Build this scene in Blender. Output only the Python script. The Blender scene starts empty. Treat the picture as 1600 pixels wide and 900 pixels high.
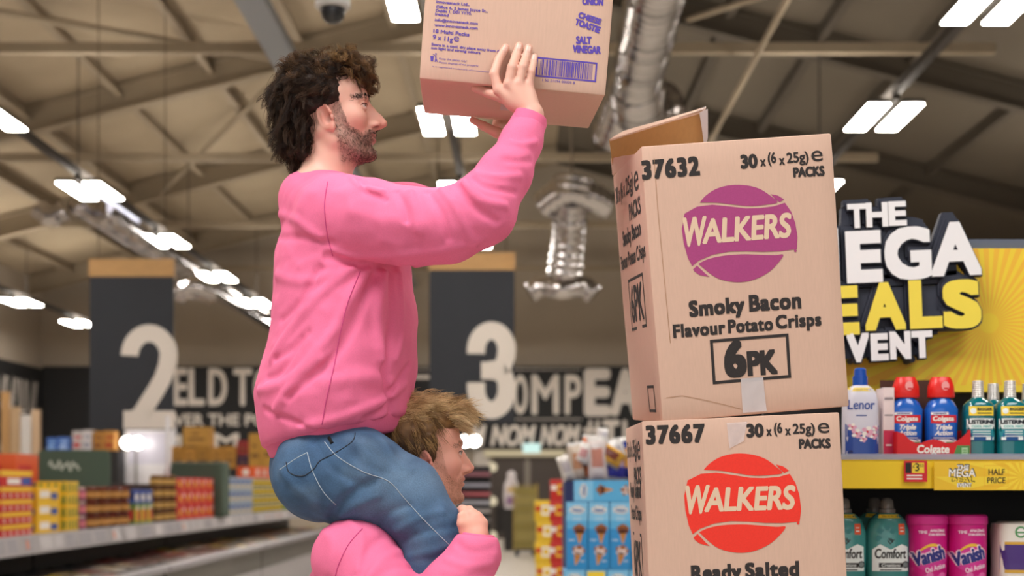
import bpy, bmesh, math, random
import numpy as np
from mathutils import Vector, Matrix, Euler
random.seed(7); rng = np.random.default_rng(11)
SC = bpy.context.scene; COL = SC.collection

# ---------------------------------------------------------------- camera, world, exposure
F, VX, VY, EYE = 2200.0, 817.0, 760.0, 1.58          # focal length in pixels, vanishing point, eye height
cam = bpy.data.objects.new('camera', bpy.data.cameras.new('camera')); COL.objects.link(cam); SC.camera = cam
cam.location = (0, 0, EYE); cam.rotation_euler = (math.pi/2, 0, 0)
cam.data.sensor_width = 36; cam.data.lens = 36*F/1600
cam.data.shift_x = (800-VX)/1600; cam.data.shift_y = (VY-450)/1600
cam.data.clip_end = 200
cam.data.dof.use_dof = True; cam.data.dof.focus_distance = 3.02; cam.data.dof.aperture_fstop = 3.0; cam.data.dof.aperture_blades = 6
SC.view_settings.view_transform = 'Standard'; SC.view_settings.look = 'None'
SC.view_settings.gamma = 1; SC.view_settings.use_curve_mapping = False
SC.view_settings.exposure = 0.0
world = bpy.data.worlds.new('world'); SC.world = world; world.use_nodes = True
world.node_tree.nodes['Background'].inputs[0].default_value = (1.0, .975, .955, 1)
world.node_tree.nodes['Background'].inputs[1].default_value = 0.19
LAMP = 50.0
ROOF_FILL = 37.0                                        # glow strips added on the lamps to brighten the roof                                            # line above: emission of the LED panels
try:
    SC.cycles.use_denoising = True; SC.cycles.max_bounces = 8; SC.cycles.diffuse_bounces = 4; SC.cycles.transmission_bounces = 6
    SC.cycles.sample_clamp_indirect = 6
except Exception: pass
# unseen area lights added above and behind the camera to brighten the foreground
def area(name, loc, size, power, rot=(0, 0, 0), col=(1, .97, .94)):
    l = bpy.data.lights.new(name, 'AREA'); l.shape = 'RECTANGLE'; l.size, l.size_y = size; l.energy = power; l.color = col
    o = bpy.data.objects.new(name, l); COL.objects.link(o); o.location = loc; o.rotation_euler = rot
area('fill_light_over_camera', (-1.6, 0.9, 5.2), (2.6, 2.2), 245)
area('fill_light_right', (2.6, 0.6, 5.2), (2.0, 2.2), 120)
area('fill_light_front', (0.5, -3.6, 2.6), (7, 3.4), 70, (math.radians(90), 0, 0), (1, .97, .95))  # added front fill behind the camera; no window is built there

def P(px, py, Y):
    return np.array([(px-VX)*Y/F, Y, EYE+(VY-py)*Y/F])
def PV(px, py, Y): return Vector(P(px, py, Y))

# ---------------------------------------------------------------- materials
def lin(h):
    if not isinstance(h, str): return tuple(h)
    h = h.lstrip('#'); c = [int(h[i:i+2], 16)/255 for i in (0, 2, 4)]
    return tuple(x/12.92 if x <= .04045 else ((x+.055)/1.055)**2.4 for x in c)
_mc = {}
def mat(name, col, rough=.6, metal=0, noise=0, nscale=20, bump=0, bscale=200, trans=0, emit=0, spec=.5, alpha=1, attr=None, stretch=None, sheen=0, sss=0, coat=0):
    if name in _mc: return _mc[name]
    m = bpy.data.materials.new(name); m.use_nodes = True; nt = m.node_tree; b = nt.nodes['Principled BSDF']; _mc[name] = m
    c = lin(col); b.inputs['Base Color'].default_value = (*c, 1); b.inputs['Roughness'].default_value = rough
    b.inputs['Metallic'].default_value = metal; b.inputs['Specular IOR Level'].default_value = spec
    b.inputs['Transmission Weight'].default_value = trans; b.inputs['Alpha'].default_value = alpha
    if sheen: b.inputs['Sheen Weight'].default_value = sheen; b.inputs['Sheen Roughness'].default_value = .5; b.inputs['Sheen Tint'].default_value = (*c, 1)
    if sss: b.inputs['Subsurface Weight'].default_value = sss; b.inputs['Subsurface Radius'].default_value = (.01, .004, .002); b.inputs['Subsurface Scale'].default_value = 1
    if coat: b.inputs['Coat Weight'].default_value = coat
    if emit: b.inputs['Emission Color'].default_value = (*c, 1); b.inputs['Emission Strength'].default_value = emit
    tc = None
    def coords():
        nonlocal tc
        if tc is None:
            t = nt.nodes.new('ShaderNodeTexCoord'); tc = t.outputs['Object']
            if stretch:
                mp = nt.nodes.new('ShaderNodeMapping'); mp.inputs['Scale'].default_value = stretch; nt.links.new(tc, mp.inputs[0]); tc = mp.outputs[0]
        return tc
    src = None
    if attr:
        a = nt.nodes.new('ShaderNodeAttribute'); a.attribute_name = attr; src = a.outputs['Color']
    if noise:
        n = nt.nodes.new('ShaderNodeTexNoise'); n.inputs['Scale'].default_value = nscale; n.inputs['Detail'].default_value = 5
        nt.links.new(coords(), n.inputs['Vector'])
        mr = nt.nodes.new('ShaderNodeMapRange'); mr.inputs['From Min'].default_value = .25; mr.inputs['From Max'].default_value = .75
        mr.inputs['To Min'].default_value = 1-noise; mr.inputs['To Max'].default_value = 1+noise; nt.links.new(n.outputs[0], mr.inputs[0])
        mx = nt.nodes.new('ShaderNodeMix'); mx.data_type = 'RGBA'; mx.blend_type = 'MULTIPLY'; mx.inputs[0].default_value = 1
        if src is not None: nt.links.new(src, mx.inputs[6])
        else: mx.inputs[6].default_value = (*c, 1)
        nt.links.new(mr.outputs[0], mx.inputs[7]); src = mx.outputs[2]
    if src is not None: nt.links.new(src, b.inputs['Base Color'])
    if bump:
        n = nt.nodes.new('ShaderNodeTexNoise'); n.inputs['Scale'].default_value = bscale; n.inputs['Detail'].default_value = 4
        nt.links.new(coords(), n.inputs['Vector']); bp = nt.nodes.new('ShaderNodeBump'); bp.inputs['Strength'].default_value = bump; bp.inputs['Distance'].default_value = .002
        nt.links.new(n.outputs[0], bp.inputs['Height']); nt.links.new(bp.outputs[0], b.inputs['Normal'])
    return m
def emi(name, col, s):
    if name in _mc: return _mc[name]
    m = bpy.data.materials.new(name); m.use_nodes = True; nt = m.node_tree; nt.nodes.remove(nt.nodes['Principled BSDF'])
    e = nt.nodes.new('ShaderNodeEmission'); e.inputs[0].default_value = (*lin(col), 1); e.inputs[1].default_value = s
    nt.links.new(e.outputs[0], nt.nodes['Material Output'].inputs[0]); _mc[name] = m; return m
def plain(h, rough=.5): return mat('paint_'+h.strip('#')+('_%d' % int(rough*100)), h, rough)

# ---------------------------------------------------------------- objects
def tag(o, label, cat, group=None, kind=None):
    o['label'] = label; o['category'] = cat
    if group: o['group'] = group
    if kind: o['kind'] = kind
    return o
def struct(o): o['kind'] = 'structure'; return o
def empty(name, loc=(0, 0, 0), rot=None, parent=None):
    o = bpy.data.objects.new(name, None); COL.objects.link(o); o.location = loc; o.empty_display_size = .05
    if rot is not None: o.rotation_euler = rot
    if parent: o.parent = parent
    return o
def mobj(name, V, Fc, mats, parent=None, smooth=False, mi=None, loc=None, rot=None, attr=None):
    V = np.asarray(V, float).reshape(-1, 3)
    me = bpy.data.meshes.new(name)
    if isinstance(Fc, np.ndarray):
        n, k = Fc.shape
        me.vertices.add(len(V)); me.vertices.foreach_set('co', V.astype(np.float32).ravel())
        me.loops.add(n*k); me.loops.foreach_set('vertex_index', Fc.astype(np.int32).ravel())
        me.polygons.add(n); me.polygons.foreach_set('loop_start', np.arange(0, n*k, k, dtype=np.int32))
        try: me.polygons.foreach_set('loop_total', np.full(n, k, dtype=np.int32))
        except Exception: pass
        me.update(calc_edges=True)
    else:
        me.from_pydata([tuple(v) for v in V], [], Fc); me.update()
    me.validate()
    for m in (mats if isinstance(mats, (list, tuple)) else [mats]): me.materials.append(m)
    if mi is not None and len(mi) == len(me.polygons): me.polygons.foreach_set('material_index', np.asarray(mi, dtype=np.int32))
    if smooth is True: me.polygons.foreach_set('use_smooth', np.ones(len(me.polygons), dtype=bool))
    elif smooth: me.polygons.foreach_set('use_smooth', np.ones(len(me.polygons), dtype=bool)); me.set_sharp_from_angle(angle=math.radians(smooth))
    if attr is not None:
        a = me.color_attributes.new('tint', 'FLOAT_COLOR', 'POINT'); c = np.ones((len(me.vertices), 4), np.float32); c[:, :3] = attr; a.data.foreach_set('color', c.ravel())
    o = bpy.data.objects.new(name, me); COL.objects.link(o)
    if parent: o.parent = parent
    if loc is not None: o.location = loc
    if rot is not None: o.rotation_euler = rot
    return o
def copy_tree(o, parent=None):
    c = o.copy(); COL.objects.link(c)
    if parent: c.parent = parent
    for ch in list(o.children): copy_tree(ch, c)
    return c

class MB:
    """collects shapes and builds them as ONE mesh"""
    def __init__(s): s.V = []; s.F = []; s.M = []
    def add(s, V, Fc, m=0):
        k = len(s.V); s.V += [tuple(v) for v in V]; s.F += [tuple(i+k for i in f) for f in Fc]; s.M += [m]*len(Fc); return s
    def bm(s, b, m=0):
        b.verts.ensure_lookup_table(); b.verts.index_update()
        s.add([v.co[:] for v in b.verts], [[v.index for v in f.verts] for f in b.faces], m); b.free(); return s
    def box(s, c, size, m=0, bev=0, R=None, seg=2):
        b = bmesh.new(); bmesh.ops.create_cube(b, size=1)
        for v in b.verts: v.co = Vector((v.co.x*size[0], v.co.y*size[1], v.co.z*size[2]))
        if bev: bmesh.ops.bevel(b, geom=b.edges[:], offset=bev, segments=seg, affect='EDGES', profile=.6)
        for v in b.verts:
            p = v.co.copy()
            if R is not None: p = R @ p
            v.co = p + Vector(c)
        return s.bm(b, m)
    def bx(s, x0, x1, y0, y1, z0, z1, m=0, bev=0): return s.box(((x0+x1)/2, (y0+y1)/2, (z0+z1)/2), (abs(x1-x0), abs(y1-y0), abs(z1-z0)), m, bev)
    def loft(s, rings, m=0, cap=True, closed=True):
        n = len(rings[0]); V = [p for r in rings for p in r]; Fc = []
        for i in range(len(rings)-1):
            for j in range(n if closed else n-1):
                k = (j+1) % n; Fc.append((i*n+j, i*n+k, (i+1)*n+k, (i+1)*n+j))
        if cap: Fc.append(tuple(range(n-1, -1, -1))); Fc.append(tuple((len(rings)-1)*n+j for j in range(n)))
        return s.add(V, Fc, m)
    def tube(s, pts, r, n=8, m=0, cap=True):
        pts = [Vector(p) for p in pts]; rs = r if isinstance(r, (list, tuple, np.ndarray)) else [r]*len(pts); rings = []; prev = None
        for i, p in enumerate(pts):
            t = (pts[min(i+1, len(pts)-1)]-pts[max(i-1, 0)]).normalized()
            if prev is None: u = t.orthogonal().normalized()
            else: u = (prev-t*prev.dot(t)).normalized()
            prev = u; w = t.cross(u)
            rings.append([p+(u*math.cos(a)+w*math.sin(a))*rs[i] for a in [2*math.pi*k/n for k in range(n)]])
        return s.loft(rings, m, cap)
    def lathe(s, c, prof, n=20, m=0, cap=True):
        return s.loft([[(c[0]+r*math.cos(2*math.pi*k/n), c[1]+r*math.sin(2*math.pi*k/n), c[2]+z) for k in range(n)] for z, r in prof], m, cap)
    def build(s, name, mats, parent=None, smooth=False, loc=None, rot=None): return mobj(name, s.V, s.F, mats, parent, smooth, s.M, loc, rot)

# ---------------------------------------------------------------- flat prints: lettering and marks laid on a surface
_tc = {}
def glyph(sv, shear=0, spacing=1, ext=0):
    key = (sv, shear, spacing)
    if key not in _tc:
        c = bpy.data.curves.new('text', 'FONT'); c.body = sv; c.shear = shear; c.space_character = spacing; c.resolution_u = 4
        o = bpy.data.objects.new('text', c); me = bpy.data.meshes.new_from_object(o)
        V = np.array([v.co[:2] for v in me.vertices]).reshape(-1, 2); Fc = [tuple(p.vertices) for p in me.polygons]
        bpy.data.objects.remove(o); bpy.data.meshes.remove(me); bpy.data.curves.remove(c)
        _tc[key] = (V, Fc)
    return _tc[key]
class Flat:
    def __init__(s): s.V = []; s.F = []; s.M = []; s.k = 0
    def put(s, V, Fc, m, lift):
        n = len(s.V); s.V += [(a, b, lift) for a, b in V]; s.F += [tuple(i+n for i in f) for f in Fc]; s.M += [m]*len(Fc); return s
    def text(s, sv, x, y, w, h, m=0, lift=1, bold=0, ring=6, shear=0, spacing=1, ang=0, bx=1, by=1, ref=None):
        """lower-left corner x,y; w,h are the size of the drawn box (ref: text whose height counts as h)"""
        V, Fc = glyph(sv, shear, spacing)
        if not len(V): return s
        mn, mx_ = V.min(0), V.max(0)
        if ref: Rv = glyph(ref, shear, spacing)[0]; y0, y1 = Rv[:, 1].min(), Rv[:, 1].max()
        else: y0, y1 = mn[1], mx_[1]
        sy = h/(y1-y0); sx = sy if w is None else w/(mx_[0]-mn[0])
        U = np.stack([(V[:, 0]-mn[0])*sx, (V[:, 1]-y0)*sy], 1)
        if bold and ring == 0:                                  # square pen: keeps the corners sharp
            g = np.linspace(-1, 1, 3 if bold < .05*h else 5); offs = [(bold*bx*i, bold*by*j) for i in g for j in g]
        else: offs = [(0, 0)] if not bold else [(0, 0)]+[(bold*bx*math.cos(2*math.pi*i/ring), bold*by*math.sin(2*math.pi*i/ring)) for i in range(ring)]
        ca, sa = math.cos(ang), math.sin(ang)
        for i, (dx, dy) in enumerate(offs):
            W = U+np.array([dx, dy]); W = np.stack([x+W[:, 0]*ca-W[:, 1]*sa, y+W[:, 0]*sa+W[:, 1]*ca], 1)
            s.put(W, Fc, m, lift+.03*i)
        return s
    def poly(s, pts, m=0, lift=1): return s.put([tuple(p) for p in pts], [tuple(range(len(pts)))], m, lift)
    def rect(s, x0, y0, x1, y1, m=0, lift=1): return s.poly([(x0, y0), (x1, y0), (x1, y1), (x0, y1)], m, lift)
    def rrect(s, x0, y0, x1, y1, r, m=0, lift=1):
        pts = []
        for cx, cy, a0 in ((x1-r, y1-r, 0), (x0+r, y1-r, 90), (x0+r, y0+r, 180), (x1-r, y0+r, 270)):
            for k in range(5): a = math.radians(a0+k*22.5); pts.append((cx+r*math.cos(a), cy+r*math.sin(a)))
        return s.poly(pts, m, lift)
    def frame(s, x0, y0, x1, y1, t, m=0, lift=1):
        s.rect(x0, y0, x1, y0+t, m, lift); s.rect(x0, y1-t, x1, y1, m, lift); s.rect(x0, y0+t, x0+t, y1-t, m, lift); return s.rect(x1-t, y0+t, x1, y1-t, m, lift)
    def disc(s, cx, cy, rx, ry=None, m=0, lift=1, n=24):
        ry = ry or rx; return s.poly([(cx+rx*math.cos(2*math.pi*k/n), cy+ry*math.sin(2*math.pi*k/n)) for k in range(n)], m, lift)
    def stroke(s, pts, w, m=0, lift=1):
        pts = np.array(pts, float); n = len(pts); T = np.gradient(pts, axis=0); T /= np.linalg.norm(T, axis=1)[:, None]+1e-9; N = np.stack([-T[:, 1], T[:, 0]], 1)
        w = np.asarray(w)*np.ones(n); A = pts+N*w[:, None]/2; B = pts-N*w[:, None]/2
        return s.put(list(A)+list(B), [(i, n+i, n+i+1, i+1) for i in range(n-1)], m, lift)
    def barcode(s, x0, y0, x1, y1, m=0, lift=1, seed=3):
        r = random.Random(seed); x = x0
        while x < x1:
            w = r.choice([1, 1, 2, 3])*(x1-x0)/120; s.rect(x, y0, min(x+w, x1), y1, m, lift); x += w+r.choice([1, 1, 2])*(x1-x0)/120
        return s
    def build(s, name, mats, fn, parent=None, unit=.0004, fine=0):
        if fine: s.refine(fine)
        V = [fn(a, b, l*unit) for a, b, l in s.V]; return mobj(name, V, s.F, mats, parent, False, s.M)
    def refine(s, fine):
        """cut long edges so that a mark follows the bulge of its surface"""
        bm = bmesh.new(); vs = [bm.verts.new((a, b, l*1e-4)) for a, b, l in s.V]
        for f, m in zip(s.F, s.M):
            try: bm.faces.new([vs[i] for i in f]).material_index = m
            except ValueError: pass
        big = [f for f in bm.faces if max(e.calc_length() for e in f.edges) > fine or f.calc_area() > fine*fine]
        bmesh.ops.triangulate(bm, faces=big)
        for _ in range(5):
            ed = [e for e in bm.edges if e.calc_length() > fine]
            if not ed: break
            r = bmesh.ops.subdivide_edges(bm, edges=ed, cuts=1); bmesh.ops.triangulate(bm, faces=[f for f in bm.faces if len(f.verts) > 4])
        bm.verts.index_update(); s.V = [(v.co.x, v.co.y, v.co.z*1e4) for v in bm.verts]; s.F = [tuple(v.index for v in f.verts) for f in bm.faces]; s.M = [f.material_index for f in bm.faces]; bm.free()
def front(y): return lambda a, b, l: (a, y-l, b)                  # a wall facing the camera (-Y)
def side(x): return lambda a, b, l: (x+l, a, b)                   # a wall facing +X, a runs along Y

# ---------------------------------------------------------------- implicit modelling
def _h(i, j, k):
    n = (i*374761393+j*668265263+k*1274126177) & 0x7fffffff
    n = ((n ^ (n >> 13))*1274126177) & 0x7fffffff
    return ((n ^ (n >> 16)) & 0xffff)/65535.0
def vnoise(Pt, f):
    q = Pt*f; i = np.floor(q).astype(np.int64); t = q-i; t = t*t*(3-2*t); r = 0
    for a in (0, 1):
        for b in (0, 1):
            for c in (0, 1):
                w = (t[:, 0] if a else 1-t[:, 0])*(t[:, 1] if b else 1-t[:, 1])*(t[:, 2] if c else 1-t[:, 2])
                r = r+w*_h(i[:, 0]+a, i[:, 1]+b, i[:, 2]+c)
    return r*2-1
def smin(a, b, k):
    h = np.clip(.5+.5*(b-a)/k, 0, 1); return b*(1-h)+a*h-k*h*(1-h)
def smax(a, b, k): return -smin(-a, -b, k)
def rcone(p, a, b, ra, rb, fy=1.0):
    a = np.asarray(a, float); b = np.asarray(b, float); ab = b-a; ap = p-a
    t = np.clip((ap@ab)/(ab@ab+1e-12), 0, 1); v = ap-t[:, None]*ab
    if fy != 1.0: v = v*np.array([1, fy, 1])
    return np.sqrt((v*v).sum(1))-(ra+(rb-ra)*t)
def chain(p, pts, k=.01, fy=1.0):
    d = None
    for (a, ra), (b, rb) in zip(pts[:-1], pts[1:]):
        e = rcone(p, a, b, ra, rb, fy); d = e if d is None else smin(d, e, k)
    return d
def ell(p, c, r, R=None):
    q = p-np.asarray(c, float)
    if R is not None: q = q@R
    r = np.asarray(r, float); k0 = np.sqrt(((q/r)**2).sum(1)); k1 = np.sqrt(((q/(r*r))**2).sum(1))+1e-9
    return k0*(k0-1)/k1
def plane(p, o, n):
    n = np.asarray(n, float); n = n/np.linalg.norm(n); return (p-np.asarray(o, float))@n
def polydist(p, pts):
    d = np.full(len(p), 9.0)
    for a, b in zip(pts[:-1], pts[1:]): d = np.minimum(d, rcone(p, a, b, 0, 0))
    return d
HK = 1.0
def axis(lo, hi, h, fine=()):
    """grid line positions, spacing h, finer inside the ranges (a, b, hf)"""
    x = lo; out = [lo]
    while x < hi:
        s = h
        for a, b, hf in fine:
            if a-h <= x <= b: s = min(s, hf*HK)
        x += s; out.append(x)
    return np.array(out)
def mesh_sdf(f, xs, ys, zs, margin=.012, B=8):
    nx, ny, nz = len(xs), len(ys), len(zs)
    bx, by, bz = [np.arange(0, n, B) for n in (nx, ny, nz)]
    mid = lambda ax, b: np.array([(ax[i]+ax[min(i+B, len(ax)-1)])/2 for i in b]); hal = lambda ax, b: np.array([(ax[min(i+B, len(ax)-1)]-ax[i])/2 for i in b])
    G = np.stack(np.meshgrid(mid(xs, bx), mid(ys, by), mid(zs, bz), indexing='ij'), -1).reshape(-1, 3)
    Hd = np.stack(np.meshgrid(hal(xs, bx), hal(ys, by), hal(zs, bz), indexing='ij'), -1).reshape(-1, 3)
    dc = f(G); keep = (np.abs(dc) < np.linalg.norm(Hd, axis=1)*1.25+margin).reshape(len(bx), len(by), len(bz)); sg = np.where(dc < 0, -1.0, 1.0).reshape(keep.shape)
    D = np.repeat(np.repeat(np.repeat(sg, B, 0), B, 1), B, 2)[:nx, :ny, :nz].astype(np.float32)
    M = np.zeros((nx, ny, nz), bool)
    for i, j, k in zip(*np.nonzero(keep)): M[bx[i]:bx[i]+B+1, by[j]:by[j]+B+1, bz[k]:bz[k]+B+1] = True
    I, J, K = np.nonzero(M); val = np.empty(len(I), np.float32)
    for s in range(0, len(I), 300000):
        e = slice(s, s+300000); val[e] = f(np.stack([xs[I[e]], ys[J[e]], zs[K[e]]], 1))
    D[I, J, K] = val; S = D < 0
    cnt = np.zeros((nx-1, ny-1, nz-1), np.int8); corners = [(a, b, c) for a in (0, 1) for b in (0, 1) for c in (0, 1)]
    for a, b, c in corners: cnt += S[a:nx-1+a, b:ny-1+b, c:nz-1+c]
    ci, cj, ck = np.nonzero((cnt > 0) & (cnt < 8)); idx = np.full(cnt.shape, -1, np.int32); idx[ci, cj, ck] = np.arange(len(ci))
    cv = np.stack([D[ci+a, cj+b, ck+c] for a, b, c in corners], 1).astype(float)
    cp = np.stack([np.stack([xs[ci+a], ys[cj+b], zs[ck+c]], 1) for a, b, c in corners], 1)
    acc = np.zeros((len(ci), 3)); nn = np.zeros(len(ci))
    for u in range(8):
        for w in range(u+1, 8):
            if sum(abs(corners[u][q]-corners[w][q]) for q in range(3)) != 1: continue
            x = (cv[:, u] < 0) != (cv[:, w] < 0); t = cv[:, u]/(cv[:, u]-cv[:, w]+1e-12); pt = cp[:, u]+(cp[:, w]-cp[:, u])*t[:, None]
            acc[x] += pt[x]; nn[x] += 1
    V = acc/np.maximum(nn, 1)[:, None]; Q = []
    for ax in range(3):
        sl0 = [slice(None)]*3; sl1 = [slice(None)]*3; sl0[ax] = slice(0, -1); sl1[ax] = slice(1, None)
        A, Bq = S[tuple(sl0)], S[tuple(sl1)]; i, j, k = np.nonzero(A != Bq); pos = [i, j, k]; o1, o2 = [(1, 2), (2, 0), (0, 1)][ax]
        ok = (pos[o1] > 0) & (pos[o2] > 0) & (pos[o1] < D.shape[o1]-1) & (pos[o2] < D.shape[o2]-1); pos = [q[ok] for q in pos]; ins = A[tuple(pos)]
        def cell(d1, d2):
            q = [x.copy() for x in pos]; q[o1] -= d1; q[o2] -= d2; return idx[tuple(q)]
        q = np.stack([cell(1, 1), cell(0, 1), cell(0, 0), cell(1, 0)], 1); q[~ins] = q[~ins][:, ::-1]; Q.append(q)
    return V, np.concatenate(Q)
def grad(f, V, e=.0008):
    g = np.stack([f(V+np.eye(3)[i]*e)-f(V-np.eye(3)[i]*e) for i in range(3)], 1); return g/(np.linalg.norm(g, axis=1)[:, None]+1e-9)
def grad4(f, V, e=.0008):
    K = np.array([[1, 1, 1], [1, -1, -1], [-1, 1, -1], [-1, -1, 1]], float); q = [f(V+k*e) for k in K]; g = sum(x[:, None]*k for x, k in zip(q, K)); return g/(np.linalg.norm(g, axis=1)[:, None]+1e-9), sum(q)/4
def hit(f, px, py, y0=2.3, y1=4.2):
    """where the sight line through a point meets a surface"""
    d = np.array([(px-VX)/F, 1, (VY-py)/F]); t = np.linspace(y0, y1, 500); Q = np.array([0, 0, EYE])+t[:, None]*d; v = f(Q); i = np.nonzero(v < 0)[0]
    if not len(i): return Q[np.argmin(v)]
    lo, hi = t[max(i[0]-1, 0)], t[i[0]]
    for _ in range(12):
        mid = (lo+hi)/2
        if f(np.array([[0, 0, EYE]])+mid*d)[0] < 0: hi = mid
        else: lo = mid
    return np.array([0, 0, EYE])+hi*d
def catmull(pts, n=8):
    pts = np.array(pts, float); out = []
    for i in range(len(pts)-1):
        p0, p1, p2, p3 = pts[max(i-1, 0)], pts[i], pts[i+1], pts[min(i+2, len(pts)-1)]
        for t in np.linspace(0, 1, n, endpoint=False): out.append(.5*((2*p1)+(-p0+p2)*t+(2*p0-5*p1+4*p2-p3)*t*t+(-p0+3*p1-3*p2+p3)*t**3))
    out.append(pts[-1]); return np.array(out)
def strands(paths, rad, sides=4, taper=.25):
    """paths (n, k, 3) -> one tube mesh"""
    n, k, _ = paths.shape; T = np.gradient(paths, axis=1); T /= np.linalg.norm(T, axis=2)[..., None]+1e-9
    ref = np.tile(rng.normal(size=(n, 1, 3)), (1, k, 1)); U = np.cross(T, ref); U /= np.linalg.norm(U, axis=2)[..., None]+1e-9; W = np.cross(T, U)
    rr = np.asarray(rad).reshape(-1, 1)*np.linspace(1, taper, k)[None]; V = []
    for s in range(sides): a = 2*math.pi*s/sides; V.append(paths+(U*math.cos(a)+W*math.sin(a))*rr[..., None])
    V = np.stack(V, 2).reshape(-1, 3); base = (np.arange(n)[:, None]*k+np.arange(k-1)[None]).reshape(-1)*sides; Fq = []
    for s in range(sides): t = (s+1) % sides; Fq.append(np.stack([base+s, base+t, base+sides+t, base+sides+s], 1))
    return V, np.concatenate(Fq)
# ================================================================ the hall
BACKY, LX, RX = 43.0, -14.7, 14.6
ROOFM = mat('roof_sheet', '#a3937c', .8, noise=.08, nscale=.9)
ROOFD = mat('roof_sheet_shaded', '#5f564a', .85, noise=.05, nscale=.6)  # dimness of the right slope put into its sheet colour
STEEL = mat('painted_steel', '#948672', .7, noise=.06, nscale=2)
STEELD = mat('painted_steel_shadow_side', '#4c443a', .8)  # shade of the right slope put into the steel colour; wires use it too
WALLM = mat('wall_paint', '#a79b8c', .85, noise=.04, nscale=.8)
NAVY = mat('banner_navy', '#282b32', .75, noise=.05, nscale=3)
BLACKB = mat('sign_black', '#101012', .7)
CREAM = mat('sign_cream', '#d8cfc6', .7)
WOOD = mat('banner_timber', '#b78d58', .6, noise=.12, nscale=6, stretch=(1, 1, 8))
EY = lambda H: EYE+H
def roof_z(x): return EYE+6.95+.25*(x+12) if x < 1 else EYE+6.95+.25*13-.25*(x-1)
m = mat('vinyl_floor', '#b9b0a4', .35, noise=.06, nscale=3)
struct(MB().bx(LX, RX, -4, BACKY, -.1, 0).build('floor', m))
b = MB().bx(LX-.1, RX+.1, BACKY, BACKY+.2, 0, 13); struct(b.build('wall_back', WALLM))
struct(MB().bx(LX-.2, LX, -4, BACKY, 0, 9).build('wall_left', WALLM))
struct(MB().bx(RX, RX+.2, -4, BACKY, 0, 9).build('wall_right', WALLM))
def slab(name, x0, x1, m, dz=0):
    V = [(x, y, roof_z(x)+dz+t) for t in (0, .15) for y in (-4, BACKY) for x in (x0, x1)]
    return struct(mobj(name, V, [(0, 1, 3, 2), (4, 6, 7, 5), (0, 4, 5, 1), (2, 3, 7, 6), (0, 2, 6, 4), (1, 5, 7, 3)], m))
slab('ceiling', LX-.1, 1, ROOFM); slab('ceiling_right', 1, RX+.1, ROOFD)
TIES = [6.9, 13.9, 20.9, 27.8, 34.9, 41.9]
for Y in TIES:
    b = MB()
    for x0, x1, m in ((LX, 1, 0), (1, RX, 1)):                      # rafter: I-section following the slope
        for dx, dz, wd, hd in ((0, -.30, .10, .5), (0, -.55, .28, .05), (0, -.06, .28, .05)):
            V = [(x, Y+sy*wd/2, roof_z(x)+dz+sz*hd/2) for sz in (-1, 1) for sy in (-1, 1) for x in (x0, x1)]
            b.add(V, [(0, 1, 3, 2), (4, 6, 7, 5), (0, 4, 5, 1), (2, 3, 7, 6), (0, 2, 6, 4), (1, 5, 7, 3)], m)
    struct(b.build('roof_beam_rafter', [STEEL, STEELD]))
    struct(MB().bx(-12.6, 7.0, Y-.07, Y+.07, EY(6.42), EY(6.57)).build('roof_beam_tie', STEEL))
for x in (-13.4, -11.6, -9.8, -8.0, -6.2, -4.4, -2.6, -.8, 2.2, 4.0, 5.8, 7.6, 10.0):
    z = roof_z(x)-.12
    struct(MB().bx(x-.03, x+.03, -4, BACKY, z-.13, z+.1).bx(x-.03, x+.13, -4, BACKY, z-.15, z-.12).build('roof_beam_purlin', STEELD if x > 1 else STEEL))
# wide sloping ribs and bracing seen between the rafters
for (x0, y0, x1, y1) in ((-9.0, 20.9, -4.5, 27.8), (-4.5, 27.8, -9, 34.9), (3.2, 13.9, 6.8, 20.9), (6.8, 20.9, 3.2, 27.8)):
    struct(MB().tube([(x0, y0, roof_z(x0)-.45), (x1, y1, roof_z(x1)-.45)], .06, 8).build('roof_beam_brace', STEEL))
# cable tray, slim pipe
TRAY = mat('galvanised', '#9aa0a8', .45, .6)
b = MB()
for dx in (-.19, .17): b.bx(-3.4+dx, -3.38+dx, 6, 42.8, EY(6.05), EY(6.17))
b.bx(-3.59, -3.21, 6, 42.8, EY(6.04), EY(6.06))
tag(b.build('cable_tray', TRAY), 'long grey cable tray running up to the back wall between the light rows', 'cable tray')
tag(MB().tube([(3.3, 6, EY(6.08)), (3.3, 42.8, EY(6.08))], .045, 8).build('conduit_pipe', STEEL), 'slim beige pipe running under the roof above the silver duct', 'pipe')

# ---------------------------------------------------------------- luminaires
LED = emi('led_panel', '#fff8ef', LAMP); RFILL = emi('roof_fill_glow', '#fff4e4', ROOF_FILL); HOUS = mat('lamp_housing', '#55504a', .5, .3); TRUNK = mat('trunking', '#3f3b39', .6, .2)
def lamp():
    r = empty('ceiling_light')
    hb = MB()
    for s in (-1, 1): hb.bx(s*.2-.135, s*.2+.135, -.63, .63, .012, .07, 0, .008)
    hb.bx(-.05, .05, -.6, .6, .06, .12)
    hb.build('housing', HOUS, r)
    for s in (-1, 1): MB().bx(s*.2-.125, s*.2+.125, -.61, .61, 0, .012).build('diffuser', LED, r)
    for s in (-1, 1): MB().bx(s*.18-.1, s*.18+.1, -.58, .58, .0705, .0715).build('roof_fill', RFILL, r)  # added strips on top, only to light the roof
    return r
rows = {-6.6: ('left', [4.3, 8.6, 12.9, 17.2, 21.5, 25.9, 30.3, 34.6, 38.9]), -.93: ('middle', [4.3, 8.8, 13, 17.4, 21.5, 26, 30.2, 34.5, 38.8]),
        4.4: ('right', [4.7, 8.9, 13.1, 17.2, 21.4, 25.6, 29.8, 34, 38.2]), -12.3: ('outer left', [17.5, 21.8, 26, 30.3, 34.5, 39]), 10.2: ('outer right', [8.6, 12.9, 17.2, 21.5, 25.8, 30.1])}
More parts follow.
